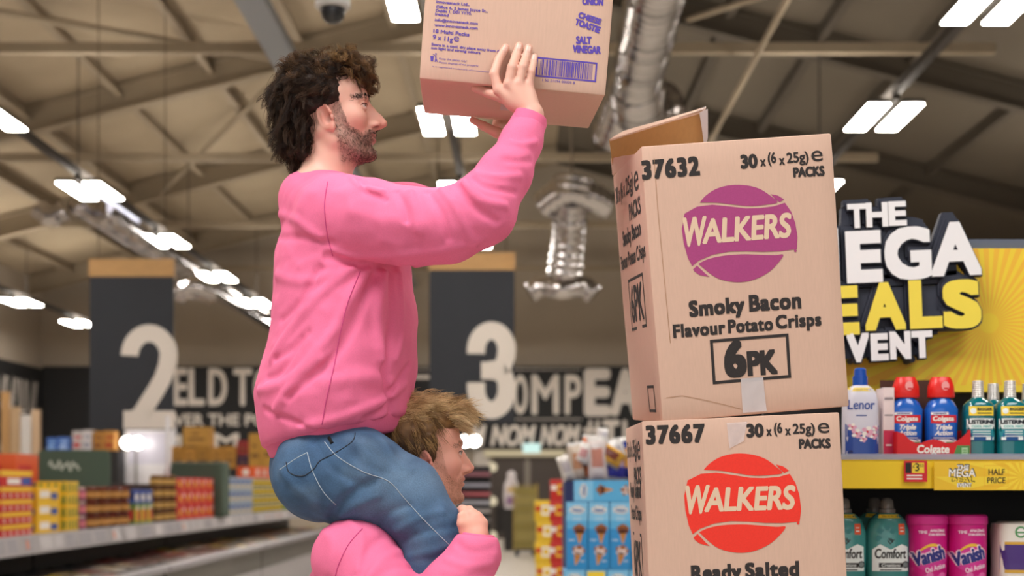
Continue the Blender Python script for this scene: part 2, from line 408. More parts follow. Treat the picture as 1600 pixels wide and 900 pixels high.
LOOK = {(-6.6, 17.2): 'glowing twin lamp cut off by the left picture edge', (-6.6, 21.5): 'largest whole twin lamp left of the dark-haired man', (-6.6, 25.9): 'second whole twin lamp in the row left of the dark-haired man',
        (-6.6, 30.3): 'third twin lamp of the left row, right above the wood-topped 2 banner', (-6.6, 34.6): 'small twin lamp just left of the pink back', (-6.6, 38.9): 'smallest lamp half hidden by the pink back',
        (-.93, 13): 'lamp glowing at the top edge left of the lifted carton', (-.93, 17.4): 'twin lamp seen right under the lifted carton', (-.93, 21.5): 'twin lamp partly behind the raised pink sleeve', (-.93, 26): 'lamp peeping out below the pink elbow above the 3 banner',
        (4.4, 13.1): 'large twin lamp at the top right corner', (4.4, 21.4): 'lamp peeping out behind the right edge of the top crisps carton', (4.4, 17.2): 'twin lamp above and right of the top crisps carton', (-12.3, 34.5): 'low twin lamp at far left beside the left wall', (-12.3, 39): 'small twin lamp just left of the 2 banner'}
proto = lamp(); first = True
for X, (nm, ys) in rows.items():
    for Y in ys:
        o = proto if first else copy_tree(proto); first = False; o.location = (X, Y, EY(4.5))
        lab = LOOK.get((X, Y)) or 'twin ceiling lamp of the %s row, hidden behind nearer things or beyond the picture' % nm
        tag(o, lab, 'ceiling light', 'twin LED ceiling lights')
    y0 = min(ys)-2
    b = MB().bx(X-.05, X+.05, y0, 42.8, EY(4.62), EY(4.72))
    for Y in TIES:
        if Y > y0: b.tube([(X, Y, EY(4.7)), (X, Y, min(roof_z(X)-.5, EY(6.4)) if abs(X) < 12 else EY(5.9))], .012, 6)
    tag(b.build('lighting_trunking', TRUNK), 'dark trunking bar carrying the %s row of twin lamps' % nm, 'lighting trunking')

# ---------------------------------------------------------------- foil ducts
FOIL = mat('foil', '#c4c0c0', .16, 1, bump=1.0, bscale=9)
def foil(path, r, n=18, seed=1, rib=.07):
    pts = catmull(path, 10); L = np.concatenate([[0], np.cumsum(np.linalg.norm(np.diff(pts, axis=0), axis=1))])
    s = np.arange(0, L[-1], .05); Q = np.stack([np.interp(s, L, pts[:, i]) for i in range(3)], 1); b = MB()
    R = np.random.default_rng(seed); b.tube(Q, [r*(1+rib*math.sin(i*2.2)+R.normal()*.02) for i in range(len(Q))], n); return b
def duct(label, parts):
    e = empty('foil_duct')
    for i, (nm, path, r) in enumerate(parts): foil(path, r, 18, i).build(nm, FOIL, e, True)
    return tag(e, label, 'duct')
H5 = EY(4.95)
duct('crumpled silver foil duct coming from the top edge beside the lifted carton', [
    ('pipe', [(1.36, 9, H5+.25), (1.36, 13, H5+.2), (1.4, 17.5, H5)], .30), ('elbow', [(1.4, 17.3, H5), (1.55, 18.2, H5-.1), (1.9, 18.6, H5+.05)], .34), ('collar', [(1.4, 18.2, H5+.2), (1.2, 18.9, H5-.3)], .3)])
duct('hanging silver foil duct with flared ends between the 3 banner and crisps carton', [
    ('pipe', [P(890, 318, 23.8), P(889, 370, 24), P(880, 440, 24.2)], .29), ('cross_pipe', [P(848, 322, 23.8), P(880, 300, 23.6), P(905, 300, 23.6), P(952, 322, 23.8)], .24),
    ('elbow', [P(893, 312, 23.6), P(897, 275, 23.6)], .34), ('outlet', [P(828, 458, 24.2), P(850, 446, 24.2), P(878, 452, 24), P(908, 446, 24.2), P(930, 462, 24.2)], .17), ('hanger', [P(893, 290, 23.6), P(893, 290, 23.6)*np.array([1, 1, 0])+np.array([0, 0, roof_z(.8)-.1])], .02)])
duct('pair of thin silver foil pipes running beside the left lamp row', [
    ('pipe', [P(118, 322, 23), P(240, 398, 27.5), P(428, 512, 40)], .13), ('pipe', [P(165, 335, 23.5), P(300, 420, 30), P(420, 486, 40)], .2), ('elbow', [P(60, 325, 23), P(80, 338, 23), P(105, 326, 23)], .17),
    ('outlet', [P(275, 462, 27), P(295, 448, 27), P(330, 458, 27.5)], .2)])
# white rim light fitting bar on the left row (tube lamp)
tag(MB().bx(-6.95, -6.75, 23.0, 25.2, EY(4.75), EY(4.81)).build('batten_light', emi('batten', '#f4f2ff', 2.0)), 'slim white tube lamp right of the largest left twin lamp', 'tube lamp')

# ---------------------------------------------------------------- aisle banners
def numeral(d):
    if d == '2':
        a = [(.12+.0, .70)]+[(.5-.36*math.cos(t), .76+.20*math.sin(t)) for t in np.linspace(.12, math.pi*.98, 16)]+[(.86, .66), (.78, .5), (.55, .27), (.3, .06)]
        return a, [(.16, .045), (.95, .045)]
    return None, None
def banner(digit, px0, px1, ytop, ybot, Y, label):
    A, B_ = P(px0, ytop, Y), P(px1, ybot, Y); x0, x1, zt, zb = A[0], B_[0], A[2], B_[2]
    e = empty('aisle_banner', ((x0+x1)/2, Y, zb)); L = lambda b, n, m: b.build(n, m, e)
    cx, w, h = 0, x1-x0, zt-zb
    L(MB().bx(-w/2, w/2, -.03, .03, 0, h-.25), 'panel', NAVY); L(MB().bx(-w/2-.01, w/2+.01, -.04, .04, h-.25, h), 'top_board', WOOD)
    for s in (-1, 1): L(MB().tube([(s*w*.4, 0, h), (s*w*.4, 0, EY(7.6)-zb)], .008, 6), 'hanging_wire', STEELD)
    fl = Flat()
    ux = lambda px: (px-px0)/(px1-px0)*w-w/2; uz = lambda py: (ybot-py)/(ybot-ytop)*h
    if digit == '2':
        cxp, rx, ry, cyp = 234, 30.5, 36, 551
        pts = [(cxp-rx, 556)]+[(cxp-rx*math.cos(t), cyp-ry*math.sin(t)+6) for t in np.linspace(.1, math.pi*.97, 18)]+[(262, 572), (255, 592), (243, 613), (226, 640), (212, 662)]
        fl.stroke([(ux(a), uz(b)) for a, b in pts], (ux(262)-ux(234))*.97); fl.rect(ux(194), uz(670), ux(274), uz(642))
        fl.poly([(ux(194), uz(670)), (ux(228), uz(670)), (ux(236), uz(642)), (ux(208), uz(640)), (ux(194), uz(652))], 0, 1.2)
    else:
        fl.poly([(ux(752), uz(566)), (ux(782), uz(566)), (ux(790), uz(579)), (ux(784), uz(593)), (ux(752), uz(593))], 0, 1.1)
        up = [(744, 553)]+[(768-24*math.cos(t), 548-31*math.sin(t)) for t in np.linspace(.1, math.pi*.98, 16)]+[(791, 556), (787, 570), (777, 577), (764, 579)]
        lo = [(764, 579), (778, 581), (789, 590), (792, 604)]+[(768+24*math.cos(t), 608+33*math.sin(t)) for t in np.linspace(.1, math.pi*.98, 16)]+[(744, 598)]
        for pp in (up, lo): fl.stroke([(ux(a), uz(b)) for a, b in pp], (ux(756)-ux(728)))
    o = fl.build('numeral', [CREAM], front(-.034), e)
    sm = o.modifiers.new('thickness', 'SOLIDIFY'); sm.thickness = .02; sm.offset = -1
    return tag(e, label, 'hanging sign', 'aisle number banners')
banner('2', 141, 271, 405, 672, 20.0, 'hanging dark aisle banner with the number 2 at left')
banner('3', 671, 804, 395, 660, 20.0, 'hanging dark aisle banner with the number 3 beside the pink sleeve')

# ---------------------------------------------------------------- slogan boards
YB = 42.8
def bpx(px, py): q = P(px, py, YB-.07); return q[0], q[2]
e = empty('slogan_board', (0, YB, 2.8))
x0, z1 = bpx(66, 572); x1, z0 = bpx(1540, 702)
MB().bx(x0, x1, -.05, .15, z0-2.8, z1-2.8).build('board', BLACKB, e)
fl = Flat()
def bt(sv, xa, xb, yt, yb, bold=2.0, shear=0, ang=0, lift=10, bx=1):
    xA, zA = bpx(xa, yb); xB, zB = bpx(xb, yt); f1 = Flat(); f1.text(sv, xA, zA-2.8, xB-xA, zB-zA, 0, lift, bold*YB/F, 8, shear, 1, ang, bx); f1.build('lettering', [CREAM], front(-.052), e)
for sv, a, c in (('E', 273, 291), ('L', 296, 318), ('D', 327, 353), ('T', 366, 392), ('O', 398, 424)): bt(sv, a, c, 577, 632, 1.7)
bt('OVER THE PO', 251, 416, 647, 665, .7); bt('U', 246, 262, 680, 700, 1.3); bt('M', 334, 372, 678, 700, 1.3); bt('M', 262, 282, 680, 700, 1.6)
for sv, a, c in (('O', 803, 823), ('M', 832, 872), ('P', 884, 907)): bt(sv, a, c, 587, 646, 1.5)
bt('E', 917, 950, 580, 646, 4.5); bt('A', 957, 998, 580, 646, 4.2)
bt('M', 734, 758, 665, 696, 1.5, .25); bt('NOM', 768, 836, 665, 696, 1.5, .25); bt('NOM', 845, 905, 665, 696, 1.5, .25)
bt('#', 913, 938, 658, 700, 1.2); bt('T', 944, 966, 658, 700, 2); bt('I', 975, 977, 658, 700, 2)
for xa, xb, yy in ((805, 908, 577), (772, 908, 655), (644, 672, 577)):
    fd = Flat()
    for px in range(xa, xb, 5): a, c = bpx(px, yy); fd.disc(a, c-2.8, .028, .03, 0, 10, 8)
    fd.build('dotted_line', [CREAM], front(-.052), e)
xA, zA = bpx(640, 592); xB, zB = bpx(672, 586); fl.rect(xA, zA-2.8, xB, zB-2.8, 0, 10)
for px in (641, 650, 659): 
    xA, zA = bpx(px, 628); xB, zB = bpx(px+6, 615); fl.rect(xA, zA-2.8, xB, zB-2.8, 0, 10)
fl.build('ornament', [CREAM], front(-.052), e)
tag(e, 'long black slogan board with cream lettering high on the back wall', 'wall sign')
e = empty('slogan_board', (LX+.02, 36, 3.4)); fl = Flat()
MB().bx(0, .08, -8, 6.9, -1.2, 1.75).build('board', BLACKB, e)
r = random.Random(4)
for z in (.35, -.85):
    y = -7.6
    while y < 6.3:
        w = r.uniform(.35, .6); fl.stroke([(y, z), (y+w*.3, z+.95), (y+w*.6, z), (y+w*.9, z+.95)] if r.random() < .5 else [(y, z+.95), (y+.05, z), (y+w*.8, z+.05), (y+w*.8, z+.95)], .15); y += w+.3
fl.build('lettering', [CREAM], side(.082), e)
tag(e, 'black slogan board with blurred cream lettering on the left wall', 'wall sign')
# ================================================================ crisps cartons and the lifted carton
CARD = mat('cardboard', '#cfac98', .82, noise=.035, nscale=260, bump=.06, bscale=500, stretch=(1, 1, .12))
CARDIN = mat('cardboard_inside', '#b58a56', .85, noise=.05, nscale=120, stretch=(1, 1, .15))
CARDL = mat('cardboard_print_gap', '#dcc0a4', .85)
INK = mat('carton_ink', '#2b2524', .8, noise=.15, nscale=300); MAG = mat('carton_plum', '#a33d77', .75, noise=.07, nscale=300); RED = mat('carton_red', '#e8301f', .75, noise=.06, nscale=300)
VIO = mat('carton_violet', '#5a45a8', .8, noise=.08, nscale=300)
TAPE = mat('clear_tape', '#e2d6d6', .25, alpha=.5); TAPE2 = mat('clear_tape_matt', '#d8cfcf', .3, alpha=.72)
def dent(p, seed, amp=.0016): p = np.atleast_2d(p); return np.stack([vnoise(p+seed*3.1, 5)*amp, vnoise(p+seed*7.7+5, 5)*amp, vnoise(p+seed*1.3+9, 5)*amp*.5], 1)
def carton_mesh(name, size, seed, bulge=.004):
    b = bmesh.new(); bmesh.ops.create_cube(b, size=1)
    for v in b.verts: v.co = Vector((v.co.x*size[0], v.co.y*size[1], v.co.z*size[2]))
    bmesh.ops.bevel(b, geom=b.edges[:], offset=.004, segments=2, affect='EDGES', profile=.5)
    bmesh.ops.subdivide_edges(b, edges=[e for e in b.edges if e.calc_length() > .05], cuts=11, use_grid_fill=True)
    V = np.array([v.co[:] for v in b.verts]); V = V+carton_def(V, size, seed, bulge)
    for v, c in zip(b.verts, V): v.co = c
    mb = MB().bm(b); return mb
def carton_def(V, size, seed, bulge=.004):
    u = V/(np.array(size)/2); k = bulge*(1-u[:, 0]**2)*(1-u[:, 2]**2)
    D = dent(V, seed); D[:, 1] += np.sign(V[:, 1])*k*np.abs(u[:, 1])
    c = (1-u[:, 1]**2)*(1-u[:, 2]**2)*.006; D[:, 0] += np.sign(V[:, 0])*c*np.abs(u[:, 0])
    return D
class Carton:
    def __init__(s, name, size, loc, rot, seed):
        s.size, s.seed = size, seed; s.M = Matrix.Translation(loc) @ Euler(rot).to_matrix().to_4x4()
        s.o = carton_mesh(name, size, seed).build(name, [CARD], None, 30, loc, rot)
    def uv(s, px, py):
        """the spot on the front face under a sight line"""
        Mi = s.M.inverted(); o = Mi @ Vector((0, 0, EYE)); d = (Mi.to_3x3() @ Vector(((px-VX)/F, 1, (VY-py)/F))); t = (-s.size[1]/2-o.y)/d.y; q = o+d*t; return np.array([q.x, q.z])
    def uvs(s, px, py):
        Mi = s.M.inverted(); o = Mi @ Vector((0, 0, EYE)); d = (Mi.to_3x3() @ Vector(((px-VX)/F, 1, (VY-py)/F))); t = (-s.size[0]/2-o.x)/d.x; q = o+d*t; return np.array([q.y, q.z])
    def front(s, a, b, l):
        p = np.array([a, -s.size[1]/2, b]); return p+carton_def(p[None], s.size, s.seed)[0]+np.array([0, -l-.0005, 0])
    def left(s, a, b, l):
        p = np.array([-s.size[0]/2, a, b]); return p+carton_def(p[None], s.size, s.seed)[0]+np.array([-l-.0005, 0, 0])
def tline(fl, C, sv, pl, pr, htop, m=0, bold=0, ring=6, shear=0, bx=1, spacing=1, ref=None, lift=1):
    """text whose base line runs from pl to pr and whose top stands at htop px above it"""
    a, c = C.uv(*pl), C.uv(*pr); k = np.linalg.norm(c-a)/math.dist(pl, pr); ang = math.atan2(*(c-a)[::-1]); fl.text(sv, a[0], a[1], np.linalg.norm(c-a), htop*k, m, lift, bold, ring, shear, spacing, ang, bx, ref=ref)
LOGO = {'cap': [(355, 385), (375, 362), (410, 338), (450, 325), (490, 321), (535, 325), (575, 338), (610, 362), (634, 384), (600, 392), (540, 398), (480, 393), (420, 386)],
        'sliver': [(610, 355), (635, 360), (657, 374), (641, 384), (626, 372)],
        'band': [(300, 425), (345, 400), (400, 393), (460, 399), (520, 406), (570, 405), (620, 399), (660, 386), (682, 418), (697, 460), (705, 510), (702, 553), (640, 561), (580, 563), (520, 561), (460, 562), (400, 573), (350, 594), (326, 614), (311, 585), (296, 530), (290, 480)],
        'base': [(348, 606), (380, 590), (430, 578), (500, 572), (560, 573), (620, 575), (653, 573), (635, 602), (600, 636), (550, 662), (500, 672), (450, 668), (405, 652)],
        'tail': [(329, 626), (343, 612), (375, 643), (388, 653), (352, 646), (335, 634)]}
def walkers(C, T, ink, num, lines, sideprint=True):
    """all the printing of one crisps carton; T maps the pixels measured on the upper carton to this one"""
    fl = Flat(); cp = lambda x, y: T(940+x/2.3075, 150+y/2.3075)
    for k, pts in LOGO.items(): fl.poly([C.uv(*q) for q in catmull([cp(*p) for p in pts]+[cp(*pts[0])], 4)[:-1]] if k in ('cap', 'base') else [C.uv(*cp(*p)) for p in pts], 1, 1)
    tw = [('W', 303, 372, 541, 100), ('ALKERS', 372, 690, 535, 78)]
    tline(fl, C, 'W', cp(304, 543), cp(384, 536), 98/2.31, 2, .0022, 6, .22, lift=2.5, spacing=1)
    tline(fl, C, 'ALKERS', cp(366, 532), cp(684, 508), 82/2.31, 2, .0024, 6, .16, lift=2.5, spacing=.98)
    fl.disc(*C.uv(*cp(697, 559)), .003, m=1, n=10)
    tline(fl, C, num, cp(152, 300), cp(353, 284), 62/2.31, 0, .0022, 0, bx=1.15, spacing=1.14)
    tline(fl, C, '30', cp(507, 261), cp(562, 257), 44/2.31, 0, .0022, 8); tline(fl, C, 'x', cp(575, 254), cp(592, 253), 22/2.31, 0, .001, 6)
    tline(fl, C, '(6', cp(603, 255), cp(630, 253), 48/2.31, 0, .001, 6); tline(fl, C, 'x', cp(642, 249), cp(659, 248), 22/2.31, 0, .001, 6); tline(fl, C, '25g)', cp(670, 254), cp(745, 248), 46/2.31, 0, .001, 6)
    tline(fl, C, 'e', cp(756, 238), cp(796, 235), 37/2.31, 0, .0003, 4); tline(fl, C, 'PACKS', cp(693, 294), cp(800, 287), 32/2.31, 0, .0017, 6)
    if lines:
        tline(fl, C, 'Smoky', cp(320, 795), cp(512, 778), 52/2.31, 0, .0019, 0, ref='S', bx=1.1, spacing=1.1); tline(fl, C, 'Bacon', cp(534, 776), cp(716, 764), 53/2.31, 0, .0019, 0, bx=1.1, spacing=1.1)
        for w, a, b_ in (('Flavour', (261, 870), (443, 856)), ('Potato', (458, 854), (615, 843)), ('Crisps', (630, 838), (790, 826))): tline(fl, C, w, cp(*a), cp(*b_), 43/2.31, 0, .0014, 0, ref='F', bx=1.15, spacing=1.1)
        c6 = lambda x, y: T(960+x/2.368, 520+y/2.368)
        q = np.array([C.uv(*c6(*p)) for p in ((350, 28), (641, 2), (655, 165), (367, 192))]); lo, hi = q.min(0), q.max(0); q0 = q.mean(0); hw = (np.linalg.norm(q[1]-q[0]))/2; hh = np.linalg.norm(q[3]-q[0])/2
        fl.frame(q0[0]-hw, q0[1]-hh, q0[0]+hw, q0[1]+hh, .0065)
        tline(fl, C, '6', c6(418, 163), c6(484, 157), 124/2.37, 0, .004, 0, bx=1.3); tline(fl, C, 'PK', c6(499, 156), c6(600, 148), 80/2.37, 0, .003, 0)
    else:
        c6 = lambda x, y: (960+x/2.368, 520+y/2.368)
        tline(fl, C, 'Ready', c6(287, 916), c6(466, 908), 52/2.37, 0, .0019, 0, ref='R', bx=1.1, spacing=1.1); tline(fl, C, 'Salted', c6(487, 906), c6(680, 898), 52/2.37, 0, .0019, 0, bx=1.1, spacing=1.1)
        a, c = C.uv(*c6(380, 1060)), C.uv(*c6(660, 1130)); 
    fl.build('printed_marks', [INK, ink, CARDL], C.front, C.o, .00022, .03)
    s = Flat(); h = C.size[2]/2
    s.text('30 x (6 x', -.17, h-.085, .14, .05, 0, 1, .001, 6); s.text('25g)', -.015, h-.085, .095, .05, 0, 1, .0012, 6); s.text('e', .095, h-.083, .05, .042, 0, 1, .0004, 4); s.text('PACKS', .015, h-.135, .135, .036, 0, 1, .0017, 6)
    s.text('Smoky Bacon' if lines else 'Ready Salted', -.1, .105, .235, .045, 0, 1, .0018, 6); s.text('Flavour Potato Crisps' if lines else 'Potato Crisps', -.165 if lines else -.1, .055, .33 if lines else .235, .042, 0, 1, .0014, 6)
    s.frame(-.07, -.085, .12, .035, .007); s.text('6PK', -.05, -.065, .15, .08, 0, 1, .003, 8); s.frame(.06, -.275, .135, -.215, .006)
    s.build('side_marks', [INK], lambda a, b, l: C.left(-a, b, l), C.o, .00022)
# lower carton (second of the visible pair), then the leaning upper one
LOW = Carton('cardboard_carton', (.4316, .39, .565), (.4826, 3.25, 1.4493), (0, -.045, .0123), 1)
UP = Carton('cardboard_carton', (.4178, .39, .593), (.468, 3.2501, 2.0442), (.059, -.0879, .0837), 2)
a0, b0 = np.array([998., 242.]), np.array([1036., 658.])
walkers(UP, lambda x, y: (x, y), MAG, '37632', True)
# the same marks, measured on the lower carton: logo centre (1158,786) against (1154,365)
th = math.radians(5.03-2.6); ct, st_ = math.cos(th)*1.02, math.sin(th)*1.02
def TL(x, y):
    dx, dy = x-1154, y-365.; return 1158+dx*ct-dy*st_, 786+dx*st_+dy*ct
walkers(LOW, TL, RED, '37667', False)
tag(UP.o, 'leaning crisps carton with a plum ball logo and torn open top flap', 'cardboard box', 'stacked crisps cartons')
tag(LOW.o, 'crisps carton with a red ball logo under the plum logo carton', 'cardboard box', 'stacked crisps cartons')
def patch(C, pts, m, name, lift=.0012, n=1, par=None):
    q = [C.uv(*p) for p in pts]; V = []
    N = 8
    for i in range(N+1):
        for j in range(N+1):
            s, t = i/N, j/N; p = (1-s)*(1-t)*q[0]+s*(1-t)*q[1]+s*t*q[2]+(1-s)*t*q[3]; V.append(C.front(p[0], p[1], lift+.0007*math.sin(7*s+11*t)*math.sin(5*t)))
    return mobj(name, V, [(i*(N+1)+j, (i+1)*(N+1)+j, (i+1)*(N+1)+j+1, i*(N+1)+j+1) for i in range(N) for j in range(N)], m, par or C.o, True)
c6 = lambda x, y: (960+x/2.368, 520+y/2.368)
patch(UP, [c6(467, 170), c6(550, 165), c6(562, 290), c6(474, 296)], TAPE2, 'tape')
patch(LOW, [c6(415, 333), c6(492, 328), c6(478, 400), c6(425, 428)], TAPE, 'tape')
# crease near the bottom of the upper carton
fl = Flat(); fl.stroke([UP.uv(*c6(*p)) for p in ((190, 240), (250, 232), (320, 246), (390, 262), (470, 283))], .0012); fl.build('crease', [mat('crease', '#a98262', .9)], UP.front, UP.o)
fl = Flat(); fl.stroke([UP.uv(940+x/2.3075, 150+y/2.3075) for x, y in ((190, 225), (205, 420), (225, 640), (247, 890))], .0011); fl.build('crease', [_mc['crease']], UP.front, UP.o)
# open flaps
Mi = UP.M.inverted()
def loc(px, py, Y): return Mi @ PV(px, py, Y)
def sheet(name, q, m, par, t=.005, N=10, wob=.003, seed=1):
    q = [np.array(v) for v in q]; n = np.cross(q[1]-q[0], q[3]-q[0]); n /= np.linalg.norm(n); V = []
    for s in (1, -1):
        for i in range(N+1):
            for j in range(N+1):
                a, b_ = i/N, j/N; p = (1-a)*(1-b_)*q[0]+a*(1-b_)*q[1]+a*b_*q[2]+(1-a)*b_*q[3]
                V.append(p+n*(s*t/2+wob*float(vnoise((p*1.0)[None]+seed, 14)[0])))
    k = (N+1)**2; g = lambda i, j, s=0: i*(N+1)+j+s*k; Fc = []
    for i in range(N):
        for j in range(N): Fc += [(g(i, j), g(i+1, j), g(i+1, j+1), g(i, j+1)), (g(i, j+1, 1), g(i+1, j+1, 1), g(i+1, j, 1), g(i, j, 1))]
        Fc += [(g(i, 0, 1), g(i+1, 0, 1), g(i+1, 0), g(i, 0)), (g(i, N), g(i+1, N), g(i+1, N, 1), g(i, N, 1)), (g(0, i), g(0, i+1), g(0, i+1, 1), g(0, i, 1)), (g(N, i, 1), g(N, i+1, 1), g(N, i+1), g(N, i))]
    return mobj(name, V, Fc, m, par, 40)
sheet('top_flap', [loc(957, 262, 3.44), loc(1102, 250, 3.46), loc(1098, 174, 3.40), loc(952, 219, 3.38)], [CARDIN], UP.o)
sheet('side_flap', [loc(999, 246, 3.062), loc(958, 274, 3.44), loc(955, 248, 3.45), loc(1002, 240, 3.062)], [CARD], UP.o, .004, 10, .002, 3)
sheet('flap_fold', [loc(953, 219, 3.378), loc(1098, 174, 3.398), loc(1103, 168, 3.47), loc(975, 206, 3.46)], [CARD], UP.o, .004, 10, .002)
sheet('tape', [loc(1093, 176, 3.392), loc(1106, 170, 3.392), loc(1106, 215, 3.42), loc(1101, 236, 3.43)], [TAPE2], UP.o, .001, 10, .006, 5)
sheet('tape', [loc(1060, 184, 3.392), loc(1098, 171, 3.392), loc(1103, 166, 3.45), loc(1066, 180, 3.45)], [TAPE], UP.o, .001, 10, .004, 7)
for z, r, lb in ((.8855, -.02, 'third crisps carton down, below the picture edge'), (.318, 0, 'bottom crisps carton standing on the floor, out of the picture')):
    c = Carton('cardboard_carton', (.43, .39, .56 if r else .6), (.475+(.01 if r else .03), 3.25, z-.005 if r else .3), (0, r, .01), 3)
    s = Flat(); s.text('30 x (6 x 25g)', -.05, .2, .22, .03, 0, 1, .001); s.disc(0, .05, .11, .1, 1, 1); s.build('printed_marks', [INK, RED], c.front, c.o)
    tag(c.o, lb, 'cardboard box', 'stacked crisps cartons')

# ---- the lifted carton
CAR = Carton('cardboard_carton', (.4002, .39, .35), (-.0163, 3.2, 2.624), (.0725, .0779, .0492), 5)
tag(CAR.o, 'carton with violet print held overhead by the dark-haired man', 'cardboard box')
fl = Flat(); c2 = lambda x, y: (640+x/4.0917, y/4.0917)
def vl(sv, x0, y0, x1, y1, h, bold=.0003, sp=1, shear=0): tline(fl, CAR, sv, c2(x0, y0), c2(x1, y1), h/4.0917, 0, bold, 4, shear, spacing=sp, ref='E' if sv[0] not in 'wi' else None)
vl('Innovasnack Ltd.,', 172, 20, 382, 40, 17, .0003); vl('Office 6, 2 James Joyce St.,', 170, 52, 497, 82, 17, .0003); vl('Dublin 1, D01 Y1T0.', 168, 76, 395, 98, 17, .0003); vl('Ireland', 164, 98, 248, 108, 17, .0003)
vl('info@innovasnack.com', 162, 140, 435, 166, 22, .0003); vl('www.innovasnack.com', 160, 168, 435, 192, 17, .0003); vl('18 Multi Packs', 153, 208, 381, 234, 21, .0004); vl('9 x 11g', 148, 250, 275, 268, 28, .0004)
tline(fl, CAR, 'e', c2(282, 265), c2(316, 268), 8, 0, 0)
vl('Store in a cool, dry place away from direct', 140, 290, 625, 342, 15, .0003); vl('sun light and strong odours', 138, 312, 452, 346, 15, .0003)
vl('Keep the planet tidy!', 190, 380, 365, 398, 12, 0); vl('Please dispose of me properly', 188, 404, 440, 428, 12, 0); vl('is a registered trademark of Innovasnack Ltd', 145, 430, 545, 472, 11, 0)
for w, a, b_, h in (('UNION', (1106, 30), (1236, 34), 40), ('CHEESE', (1078, 112), (1218, 158), 34), ('TOASTIE', (1056, 158), (1210, 212), 38), ('SALT', (1066, 280), (1160, 282), 44), ('VINEGAR', (1044, 336), (1220, 344), 44)): tline(fl, CAR, w if w != 'UNION' else 'ONION', c2(*a), c2(*b_), h/4.09, 0, .0011, 6)
# litter-bin pictogram
pz = lambda x, y: CAR.uv(*c2(x, y))
fl.poly([pz(132, 358), pz(155, 358), pz(150, 392), pz(136, 390)]); fl.disc(*pz(169, 345), .0018, n=10); fl.stroke([pz(168, 355), pz(168, 375), pz(163, 396)], .0022); fl.stroke([pz(168, 360), pz(150, 345)], .0013); fl.stroke([pz(169, 375), pz(178, 396)], .0017)
q = [CAR.uv(*c2(*p)) for p in ((812, 366), (1203, 400), (1190, 528), (803, 488))]; x0, x1 = (q[0][0]+q[3][0])/2, (q[1][0]+q[2][0])/2; z1, z0 = (q[0][1]+q[1][1])/2, (q[2][1]+q[3][1])/2
fl.frame(x0, z0, x1, z1, .0034); fl.barcode(x0+.009, z0+.0045, x1-.01, z1-.0045); fl.text('1 50 21194 00009 8', x0+.016, z0-.0085, .07, .0055)
fl.build('printed_marks', [VIO], CAR.front, CAR.o, .00022)
V = [(-.02, -.06, -.1765), (.02, -.06, -.1765), (.02, .06, -.1765), (-.02, .06, -.1765)]
mobj('tape', V, [(0, 3, 2, 1)], [TAPE2], CAR.o)
# ================================================================ the two men
SKIN = mat('skin', '#d9a48c', .5, attr='tint', sss=.12, bump=.05, bscale=700)
PINK = mat('pink_fleece', '#ea7099', .85, noise=.07, nscale=500, bump=.2, bscale=900, sheen=.08)
RIB = mat('pink_rib_knit', '#e86a94', .85, bump=.35, bscale=450, stretch=(1, 1, .05), sheen=.08)
DENIM = mat('denim', '#41658f', .85, attr='tint', noise=.22, nscale=420, bump=.25, bscale=900)
THREAD = mat('seam_thread', '#a9b6c0', .8); CORD = mat('dark_cord', '#1d222b', .7); SEAMP = mat('pink_seam', '#c94a84', .9)
HAIRD = mat('dark_brown_hair', '#2a1d15', .6, attr='tint', spec=.25); HAIRB = mat('blond_hair', '#a97f4e', .5, attr='tint', spec=.4)
EYEW = mat('eye', '#e9e2dc', .2, attr='tint'); SHOE = mat('trainer', '#d9d6d2', .6)
LB = lambda h: np.array(lin(h))

